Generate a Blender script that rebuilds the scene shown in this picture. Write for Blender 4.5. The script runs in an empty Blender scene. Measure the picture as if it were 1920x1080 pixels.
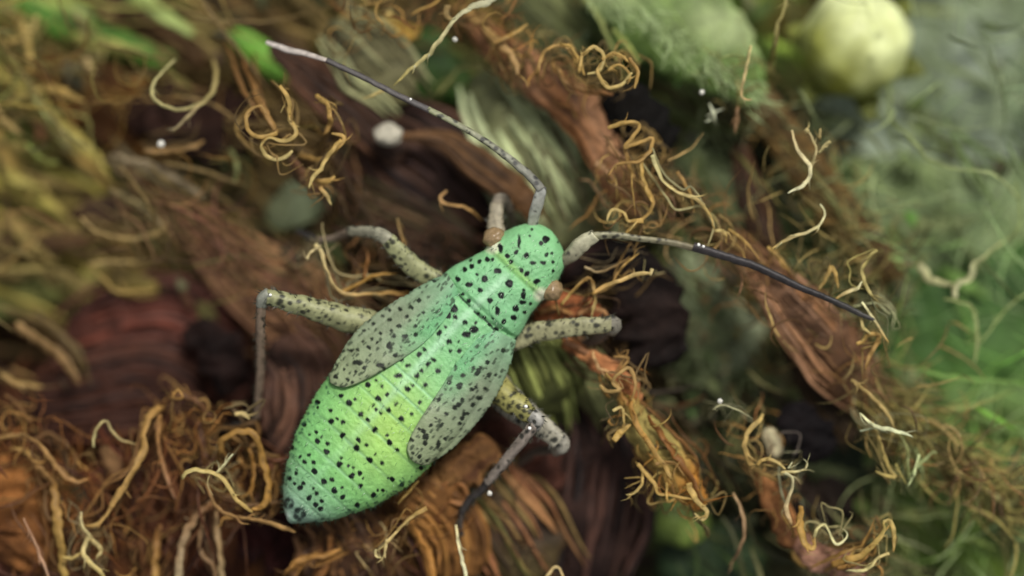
import bpy, math, random
import numpy as np
from mathutils import Vector, noise

# ------------------------------------------------------------------ camera, sky, sun, exposure
# 1 unit = 1 mm.  The insect stands at height 0; the camera looks down on it from 45 mm.
sc = bpy.context.scene
sc.unit_settings.scale_length = 0.001
COL = sc.collection
CAM_H = 45.0
FOCUS = 44.75
cam_d = bpy.data.cameras.new('camera')
cam = bpy.data.objects.new('camera', cam_d)
COL.objects.link(cam)
cam.location = (0, 0, CAM_H)
cam.rotation_euler = (0, 0, 0)
cam_d.sensor_width = 36
cam_d.lens = 36 * CAM_H / 19.2
cam_d.clip_start = 0.5
cam_d.clip_end = 2000
cam_d.dof.use_dof = True
cam_d.dof.focus_distance = FOCUS
cam_d.dof.aperture_fstop = cam_d.lens * 1e-3 / 3.2       # 3.2 mm wide lens opening
sc.camera = cam

SUN_EL, SUN_AZ = math.radians(58), math.radians(25)      # azimuth from +Y towards +X
w = bpy.data.worlds.new('World')
sc.world = w
w.use_nodes = True
nt = w.node_tree
bg = nt.nodes['Background']
sky = nt.nodes.new('ShaderNodeTexSky')
sky.sky_type = 'NISHITA'
sky.sun_disc = False
sky.sun_elevation = SUN_EL
sky.sun_rotation = SUN_AZ
sky.air_density = 1.0
sky.dust_density = 4.0
hs = nt.nodes.new('ShaderNodeHueSaturation')              # thin overcast: the blue washed out
hs.inputs['Saturation'].default_value = 0.22
nt.links.new(sky.outputs['Color'], hs.inputs['Color'])
nt.links.new(hs.outputs['Color'], bg.inputs['Color'])
bg.inputs['Strength'].default_value = 0.062
sun_d = bpy.data.lights.new('sun', 'SUN')
sun_d.energy = 1.5
sun_d.angle = math.radians(10)
sun_d.color = (1.0, 0.95, 0.88)
sun = bpy.data.objects.new('sun', sun_d)
COL.objects.link(sun)
dv = Vector((math.sin(SUN_AZ) * math.cos(SUN_EL), math.cos(SUN_AZ) * math.cos(SUN_EL), math.sin(SUN_EL)))
sun.rotation_euler = dv.to_track_quat('Z', 'Y').to_euler()
sun.location = dv * 60
sc.view_settings.view_transform = 'Standard'
sc.view_settings.look = 'None'
sc.view_settings.gamma = 1
sc.view_settings.exposure = 0.78
sc.cycles.use_denoising = True
sc.cycles.max_bounces = 8

RNG = random.Random(11)

# ------------------------------------------------------------------ helpers
def lin(c):
    return tuple(((v / 255) / 12.92 if v / 255 <= 0.04045 else ((v / 255 + 0.055) / 1.055) ** 2.4) for v in c)

def plant(c):
    """plant pigments read by eye from the photo, set to browner, deeper real-world tones"""
    r, g, b = lin(c)
    m = max(r, g, b, 1e-4)
    k = m ** .17 * 1.10
    return (r * k * .95, g * k * 1.02, b * k * .85)

def P(x, y, z=0.0):
    """photo pixel (1920x1080) at height z -> point"""
    k = (CAM_H - z) / CAM_H
    return Vector(((x - 960) / 100 * k, (540 - y) / 100 * k, z))

def lerp(a, b, t):
    return a + (b - a) * t

def mixc(a, b, t):
    t = max(0.0, min(1.0, t))
    return (a[0] + (b[0] - a[0]) * t, a[1] + (b[1] - a[1]) * t, a[2] + (b[2] - a[2]) * t)

def interp(vals, t):
    if not isinstance(vals, (list, tuple)):
        return vals
    n = len(vals) - 1
    f = min(max(t, 0), 1) * n
    i = min(int(f), n - 1) if n else 0
    return lerp(vals[i], vals[i + 1], f - i) if n else vals[0]

def spline(pts, step):
    """Catmull-Rom through 2D points, resampled evenly; returns [(x, y, t)]"""
    p = [np.array(q[:2], float) for q in pts]
    p = [2 * p[0] - p[1]] + p + [2 * p[-1] - p[-2]]
    out = []
    for i in range(1, len(p) - 2):
        for k in range(12):
            t = k / 12
            a, b, c, d = p[i - 1], p[i], p[i + 1], p[i + 2]
            out.append(0.5 * (2 * b + (c - a) * t + (2 * a - 5 * b + 4 * c - d) * t * t + (3 * b - a - 3 * c + d) * t ** 3))
    out.append(p[-2])
    out = np.array(out)
    s = np.concatenate([[0], np.cumsum(np.linalg.norm(np.diff(out, axis=0), axis=1))])
    n = max(3, int(s[-1] / step) + 1)
    q = np.linspace(0, s[-1], n)
    xs, ys = np.interp(q, s, out[:, 0]), np.interp(q, s, out[:, 1])
    return [(xs[i], ys[i], i / (n - 1)) for i in range(n)]

class MB:
    """collects vertices, faces and vertex colours of one mesh"""
    def __init__(self):
        self.v, self.f, self.c = [], [], []
    def add(self, other):
        b = len(self.v)
        self.v += other.v
        self.c += other.c
        self.f += [tuple(i + b for i in f) for f in other.f]
        return self
    def build(self, name, mat, parent=None, smooth=True):
        me = bpy.data.meshes.new(name)
        org = Vector(parent.location) if parent is not None else Vector((0, 0, 0))
        if parent is None and self.v:
            n = len(self.v)
            org = Vector((sum(q[0] for q in self.v) / n, sum(q[1] for q in self.v) / n, min(q[2] for q in self.v)))
        if parent is not None and parent.parent is not None:
            org = org + Vector(parent.parent.location)
        me.from_pydata([(q[0] - org[0], q[1] - org[1], q[2] - org[2]) for q in self.v], [], self.f)
        at = me.color_attributes.new('Col', 'FLOAT_COLOR', 'POINT')
        flat = np.ones((len(self.v), 4), np.float32)
        flat[:, :3] = np.array([c[:3] for c in self.c], np.float32)
        at.data.foreach_set('color', flat.ravel())
        if smooth:
            me.polygons.foreach_set('use_smooth', [True] * len(me.polygons))
        me.materials.append(mat)
        o = bpy.data.objects.new(name, me)
        COL.objects.link(o)
        if parent is None:
            o.location = org
        else:
            o.parent = parent
        return o

def tag(o, label=None, cat=None, group=None, kind=None):
    if label: o['label'] = label
    if cat: o['category'] = cat
    if group: o['group'] = group
    if kind: o['kind'] = kind
    return o

def empty(name, loc, label, cat, group=None):
    o = bpy.data.objects.new(name, None)
    o.empty_display_size = 0.2
    COL.objects.link(o)
    o.location = loc
    return tag(o, label, cat, group)

def nz(x, y, z=0.0):
    return noise.noise(Vector((x, y, z)))

def ring_faces(m, rows, n, closed_ends=True):
    b = 0
    for i in range(rows - 1):
        for j in range(n):
            k = (j + 1) % n
            m.f.append((b + i * n + j, b + i * n + k, b + (i + 1) * n + k, b + (i + 1) * n + j))
    if closed_ends:
        m.f.append(tuple(range(n - 1, -1, -1)))
        m.f.append(tuple((rows - 1) * n + j for j in range(n)))

def strand(pts, w, z, col, tip=None, sides=8, flat=0.36, rough=0.22, seed=None, step=5, zw=0.08, taper=True, twist=1.5, pig=True):
    """a dry thread: px path, widths in px, heights in mm, srgb colours"""
    seed = RNG.uniform(0, 999) if seed is None else seed
    m = MB()
    pp = spline(pts, step)
    n = len(pp)
    cv = plant if pig else lin
    ca, cb = cv(col), cv(tip or col)
    zs = [interp(z, t) + zw * nz(seed, t * 6) for _, _, t in pp]
    cen = []
    for (x, y, t), zz in zip(pp, zs):
        ww = interp(w, t)
        cen.append(P(x + rough * ww * nz(seed, x / 14, y / 14) * 1.6, y + rough * ww * nz(x / 14, seed, y / 14) * 1.6, zz))
    for i, (x, y, t) in enumerate(pp):
        d = (cen[min(i + 1, n - 1)] - cen[max(i - 1, 0)])
        if d.length < 1e-6: d = Vector((1, 0, 0))
        d.normalize()
        side = d.cross(Vector((0, 0, 1)))
        if side.length < 1e-4: side = Vector((1, 0, 0))
        side.normalize()
        up = side.cross(d)
        r = interp(w, t) / 200 * (1 + rough * 1.3 * nz(seed + 50, t * len(pp) * 0.11))
        if taper:
            r *= min(1, 0.5 + (1 - t) * n * 0.15)
        tw = twist * nz(seed + 9, t * n * .06)
        for j in range(sides):
            a = 2 * math.pi * j / sides
            rr = r * (1 + 0.10 * math.cos(3 * a + seed))
            p = cen[i] + side * (rr * math.cos(a) * math.cos(tw) - rr * flat * math.sin(a) * math.sin(tw)) \
                + up * (rr * math.cos(a) * math.sin(tw) + rr * flat * math.sin(a) * math.cos(tw))
            m.v.append(p)
            k = 1 + 0.30 * nz(seed + 3, t * n * 0.3, a * 0.6)
            c = mixc(ca, cb, t)
            m.c.append((c[0] * k, c[1] * k, c[2] * k))
    ring_faces(m, n, sides)
    return m

def pod(pts, w, z, ca, cb=None, cc=None, ribs=0, amp=0.05, depth=0.5, crumple=0.0, step=7, seed=None, cap0=True, cap1=True, patch=1.0, ragged=0.0, fold=0.0, fine=0.0):
    """a fleshy or withered plant piece: ribbed tube, ca ridge colour, cb furrow colour, cc patch colour"""
    seed = RNG.uniform(0, 999) if seed is None else seed
    m = MB()
    pp = spline(pts, step)
    n = len(pp)
    nv = max(24, ribs * 8)
    la, lb = plant(ca), plant(cb or ca)
    lc = plant(cc) if cc else None
    cen = [P(x, y, interp(z, t)) for x, y, t in pp]
    L = n * step
    for i, (x, y, t) in enumerate(pp):
        d = cen[min(i + 1, n - 1)] - cen[max(i - 1, 0)]
        d.z *= 0.5
        d.normalize()
        side = d.cross(Vector((0, 0, 1))); side.normalize()
        up = side.cross(d)
        r = interp(w, t) / 200
        e = interp(w, t) * 0.5
        if cap0: r *= math.sqrt(max(0.0004, 1 - (1 - min(1, t * L / e)) ** 2))
        if cap1: r *= math.sqrt(max(0.0004, 1 - (1 - min(1, (1 - t) * L / e)) ** 2))
        hw = interp(w, t) / 200
        base_r = r
        for j in range(nv):
            a = 2 * math.pi * j / nv
            aw = a + 0.25 * nz(seed, t * 3, math.cos(a))
            rb = math.cos(ribs * aw) if ribs else nz(seed + 5, t * 2, a * 1.5)
            rr = base_r * (1 + amp * rb)
            if ragged:
                s_ = 1 if math.cos(a) > 0 else -1
                rr *= 1 + ragged * abs(math.cos(a)) * (nz(seed + s_ * 30, t * L / 38) + .5 * nz(seed + s_ * 30, t * L / 15))
            p = cen[i] + side * rr * math.cos(a) + up * rr * depth * math.sin(a)
            if crumple:
                f = 1.1 / max(hw, 0.15)
                q = p * f
                dx = nz(q.x + seed, q.y, q.z) + 0.5 * nz(q.x * 2.3 + seed, q.y * 2.3, q.z * 2.3)
                dy = nz(q.x, q.y + seed, q.z) + 0.5 * nz(q.x * 2.3, q.y * 2.3 + seed, q.z * 2.3)
                dz = nz(q.x, q.y, q.z + seed) + 0.6 * nz(q.x * 2.3, q.y * 2.3, q.z * 2.3 + seed)
                k = crumple * r
                p = p + Vector((dx * k, dy * k, dz * k))
            if fold:
                f = .8 / max(hw, .15)
                q = p * f
                f1 = 1 - 2 * abs(nz(q.x * 1.2 + seed, q.y * 1.2, seed)); f2 = 1 - 2 * abs(nz(q.x * 3.1 + seed, q.y * 2.4, seed + 7))
                p = p + Vector((0, 0, (f1 + .5 * f2) * fold * base_r))
            m.v.append(p)
            cmix = 0.5 + 0.5 * rb if ribs else 0.5 + 1.2 * rb
            c = mixc(lb, la, cmix)
            if lc:
                c = mixc(c, lc, 0.5 + patch * 1.6 * nz(seed + 21, p.x * 0.9, p.y * 0.9))
            k = 1 + 0.25 * nz(p.x * 2.2, p.y * 2.2, seed) + fine * nz(p.x * 7, p.y * 7, seed)
            m.c.append((c[0] * k, c[1] * k, c[2] * k))
    ring_faces(m, n, nv)
    return m

def ball(x, y, z, rx, ry, rz, colf, nu=40, nv=26, dis=0.0, seed=1.0):
    m = MB()
    c0 = P(x, y, z)
    for i in range(nv + 1):
        ph = math.pi * (i + 0.02) / (nv + 0.04)
        for j in range(nu):
            th = 2 * math.pi * j / nu
            d = Vector((math.sin(ph) * math.cos(th), math.sin(ph) * math.sin(th), math.cos(ph)))
            k = 1 + dis * nz(d.x * 2 + seed, d.y * 2, d.z * 2)
            m.v.append(Vector((c0.x + d.x * rx * k, c0.y + d.y * ry * k, c0.z + d.z * rz * k)))
            m.c.append(colf(d))
    ring_faces(m, nv + 1, nu)
    return m

# ------------------------------------------------------------------ materials
def material(name, rough=0.6, spec=0.3, sss=0.0, sss_r=(0.3, 0.3, 0.2), nscale=6.0, nvar=0.25, bscale=20.0, bump=0.2, bdist=0.05, trans=0.0, sheen=0.0, coat=0.0):
    m = bpy.data.materials.new(name)
    m.use_nodes = True
    t = m.node_tree
    N, L = t.nodes, t.links
    b = N['Principled BSDF']
    at = N.new('ShaderNodeAttribute'); at.attribute_name = 'Col'
    tc = N.new('ShaderNodeTexCoord')
    n1 = N.new('ShaderNodeTexNoise'); n1.inputs['Scale'].default_value = nscale; n1.inputs['Detail'].default_value = 6
    L.new(tc.outputs['Object'], n1.inputs['Vector'])
    mr = N.new('ShaderNodeMapRange')
    mr.inputs['From Min'].default_value = 0.3; mr.inputs['From Max'].default_value = 0.7
    mr.inputs['To Min'].default_value = 1 - nvar; mr.inputs['To Max'].default_value = 1 + nvar
    L.new(n1.outputs['Fac'], mr.inputs['Value'])
    mul = N.new('ShaderNodeVectorMath'); mul.operation = 'SCALE'
    L.new(at.outputs['Color'], mul.inputs[0]); L.new(mr.outputs['Result'], mul.inputs['Scale'])
    L.new(mul.outputs['Vector'], b.inputs['Base Color'])
    b.inputs['Roughness'].default_value = rough
    b.inputs['Specular IOR Level'].default_value = spec
    if sss:
        b.inputs['Subsurface Weight'].default_value = sss
        b.inputs['Subsurface Radius'].default_value = sss_r
        b.inputs['Subsurface Scale'].default_value = 1.0
    if sheen:
        b.inputs['Sheen Weight'].default_value = sheen
    if coat:
        b.inputs['Coat Weight'].default_value = coat
        b.inputs['Coat Roughness'].default_value = 0.25
    if bump:
        n2 = N.new('ShaderNodeTexNoise'); n2.inputs['Scale'].default_value = bscale; n2.inputs['Detail'].default_value = 5
        L.new(tc.outputs['Object'], n2.inputs['Vector'])
        bp = N.new('ShaderNodeBump'); bp.inputs['Strength'].default_value = bump; bp.inputs['Distance'].default_value = bdist
        L.new(n2.outputs['Fac'], bp.inputs['Height']); L.new(bp.outputs['Normal'], b.inputs['Normal'])
    if trans:
        out = N['Material Output']
        tr = N.new('ShaderNodeBsdfTranslucent'); mx = N.new('ShaderNodeMixShader'); mx.inputs[0].default_value = trans
        L.new(mul.outputs['Vector'], tr.inputs['Color'])
        L.new(b.outputs[0], mx.inputs[1]); L.new(tr.outputs[0], mx.inputs[2]); L.new(mx.outputs[0], out.inputs['Surface'])
    return m

M_FIBRE = material('dry_fibre', 0.55, 0.35, nscale=7, nvar=0.26, bscale=26, bump=0.2, trans=0.35)
M_CALYX = material('withered_calyx', 0.65, 0.25, nscale=5, nvar=0.32, bscale=14, bump=0.45, bdist=0.08)
M_RIB = material('calyx_rib', 0.6, 0.3, nscale=4, nvar=0.22, bscale=20, bump=0.12, trans=0.2)
M_PETAL = material('wilted_petal', 0.8, 0.15, nscale=4, nvar=0.35, bscale=9, bump=0.5, bdist=0.12)
M_LEAF = material('leaf', 0.6, 0.3, nscale=3, nvar=0.28, bscale=9, bump=0.5, bdist=0.1)
M_GROUND = material('ground_litter', 0.75, 0.2, nscale=1.6, nvar=0.40, bscale=4, bump=0.7, bdist=0.3)
M_BUD = material('bud', 0.5, 0.4, sss=0.3, nscale=1.6, nvar=0.22, bscale=8, bump=0.08)
M_BODY = material('cuticle', 0.48, 0.25, sss=0.10, sss_r=(0.12, 0.2, 0.12), nscale=5, nvar=0.13, bscale=14, bump=0.45, bdist=0.05)
M_LEG = material('leg_cuticle', 0.45, 0.35, nscale=12, nvar=0.2, bscale=40, bump=0.3, bdist=0.03)
M_EYE = material('compound_eye', 0.25, 0.5, nscale=30, nvar=0.15, bscale=60, bump=0.2, bdist=0.01)

# ------------------------------------------------------------------ local plant colours (coarse, per 120 px)
PAL = [
 [(110,120,60),(125,130,70),(120,100,60),(105,85,50),(100,90,50),(95,75,45),(75,62,32),(110,90,50),(110,105,70),(90,100,60),(120,140,80),(110,140,60),(100,85,40),(110,110,50),(70,85,50),(85,100,75)],
 [(130,105,55),(120,85,45),(80,52,32),(80,60,40),(105,75,50),(75,60,45),(60,72,30),(70,88,40),(110,95,60),(95,60,40),(50,58,30),(60,55,30),(80,80,40),(95,100,60),(78,90,58),(80,97,80)],
 [(125,120,60),(110,95,55),(85,70,40),(60,50,25),(110,85,60),(80,50,35),(60,35,30),(90,70,45),(125,125,90),(100,70,45),(70,65,40),(60,60,35),(75,65,35),(88,100,58),(82,100,55),(68,84,57)],
 [(115,105,45),(85,60,35),(90,75,45),(85,75,50),(100,90,70),(90,80,60),(70,45,35),(75,50,35),(100,80,50),(90,80,45),(75,80,45),(85,60,35),(70,82,45),(100,90,55),(88,105,55),(78,100,60)],
 [(130,120,65),(100,80,40),(95,75,45),(110,80,60),(90,60,50),(90,65,55),(80,50,40),(70,50,40),(50,35,25),(60,45,25),(75,82,45),(105,75,45),(90,82,45),(95,100,60),(75,115,45),(62,108,35)],
 [(85,50,30),(80,40,35),(75,40,35),(65,35,30),(80,45,40),(90,60,45),(80,50,40),(70,50,40),(80,85,40),(90,58,40),(70,75,50),(75,80,52),(110,70,45),(105,85,50),(70,112,35),(67,116,32)],
 [(75,40,25),(75,40,30),(90,55,35),(60,35,30),(70,40,35),(80,50,40),(80,50,40),(70,40,35),(65,45,40),(75,55,35),(80,65,40),(60,64,42),(55,50,35),(92,80,45),(85,115,37),(82,120,42)],
 [(120,70,35),(85,45,25),(75,40,25),(90,55,35),(80,50,35),(90,60,40),(100,65,40),(75,45,35),(50,30,30),(75,55,35),(52,60,32),(50,44,30),(50,57,35),(85,85,45),(90,114,45),(90,110,45)],
 [(85,50,40),(95,65,40),(85,50,30),(70,35,25),(110,65,35),(110,75,50),(110,70,40),(80,65,35),(45,30,30),(60,45,30),(60,74,37),(55,68,42),(95,75,55),(85,65,40),(80,95,37),(75,100,42)],
]
def palette(x, y):
    fx = min(max(x / 120 - 0.5, 0), 14.999); fy = min(max(y / 120 - 0.5, 0), 7.999)
    i, j = int(fx), int(fy)
    a = mixc(PAL[j][i], PAL[j][i + 1], fx - i)
    b = mixc(PAL[j + 1][i], PAL[j + 1][i + 1], fx - i)
    return mixc(a, b, fy - j)

# ------------------------------------------------------------------ ground under the flower head
def ground():
    m = MB()
    nx, ny = 190, 150
    for j in range(ny):
        for i in range(nx):
            u, v = i / (nx - 1) * 2 - 1, j / (ny - 1) * 2 - 1
            x = 960 + 3200 * (0.35 * u + 0.65 * u ** 3)
            y = 540 + 2600 * (0.3 * v + 0.7 * v ** 3)
            z = -7.2 + 0.8 * nz(x / 170, y / 170, 2) + 0.5 * nz(x / 60, y / 60, 7)
            m.v.append(P(x, y, z))
            c = plant(palette(x + 60 * nz(x / 90, y / 90, 31), y + 60 * nz(x / 90, y / 90, 41)))
            k = 0.8 + 0.45 * nz(x / 70, y / 70, 3)
            m.c.append((c[0] * k, c[1] * k, c[2] * k))
    for j in range(ny - 1):
        for i in range(nx - 1):
            a = j * nx + i
            m.f.append((a, a + 1, a + nx + 1, a + nx)[::-1])
    o = m.build('ground', M_GROUND)
    tag(o, 'mottled bed of old leaves under the flower heads', None, None, 'structure')
ground()

# ------------------------------------------------------------------ traced plant pieces
OL = dict()
def dim(c, k):
    return tuple(v * k for v in c)
def rib_strands(pts, wd, zz, ca, cb, cc, nr, depth, over=.14):
    """separate ridges along the visible side of a ribbed piece, running out into torn ends"""
    out = []
    pp = spline(pts, 9)
    n = len(pp)
    for k in range(nr):
        a = math.pi * (.06 + .88 * (k + RNG.uniform(.2, .8)) / nr)
        t0, t1 = RNG.uniform(-.02, .3), RNG.uniform(.62, 1 + over)
        q, zs = [], []
        sd = RNG.uniform(0, 99)
        for i in range(14):
            t = lerp(t0, t1, i / 13)
            f = min(max(t, 0), 1) * (n - 1); j = min(int(f), n - 2); f -= j
            x, y = lerp(pp[j][0], pp[j + 1][0], f), lerp(pp[j][1], pp[j + 1][1], f)
            dx, dy = pp[j + 1][0] - pp[j][0], pp[j + 1][1] - pp[j][1]
            l = math.hypot(dx, dy); dx, dy = dx / l, dy / l
            ex = (t - 1 if t > 1 else t if t < 0 else 0) * n * 9
            x += dx * ex; y += dy * ex
            hw = interp(wd, t) / 2
            off = math.cos(a) * hw * 1.02 + hw * .13 * nz(sd, t * 3) + abs(ex) * nz(sd, 5) * .8
            q.append((x - dy * off, y + dx * off))
            zs.append(interp(zz, t) + depth * hw / 100 * math.sin(a) * .93 - abs(ex) * .004)
        rw = interp(wd, .5) * 1.15 / nr * RNG.uniform(.55, 1.2)
        col = mixc(ca, cc or cb, RNG.random() ** 1.4)
        if RNG.random() < .2: col = mixc(col, cb, .7)
        out.append(strand(q, [rw * .5, rw, rw * 1.1, rw, rw * .4], zs, dim(col, RNG.uniform(.85, 1.12)), sides=7, flat=.7, rough=.06, step=8, twist=.2, zw=.04))
    return out
def piece(name, label, cat, mat, pts, wd, zz, ca, cb, cc, group=None, **kw):
    nr = kw.get('ribs', 0)
    if nr >= 4:
        kw['ribs'] = 0
        kw['crumple'] = max(kw.get('crumple', 0), .15)
        kw['ragged'] = .3
        root = empty(name, P(pts[0][0], pts[0][1], interp(zz, 0) - .5), label, cat, group)
        pod(pts, [v * .9 for v in wd], zz, mixc(ca, cb, .75), dim(cb, .85), mixc(cc or ca, cb, .6), **kw).build('wall', mat, root)
        for mb in rib_strands(pts, wd, zz, ca, cb, cc, int(nr * 1.9), kw.get('depth', .5)):
            mb.build('rib', M_RIB, root)
        return root
    if mat is M_PETAL:
        kw.setdefault('ragged', .55); kw.setdefault('fold', .35)
    elif mat is M_LEAF:
        kw.setdefault('ragged', .22); kw.setdefault('fold', .12)
    return tag(pod(pts, wd, zz, ca, cb, cc, **kw).build(name, mat), label, cat, group)

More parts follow.
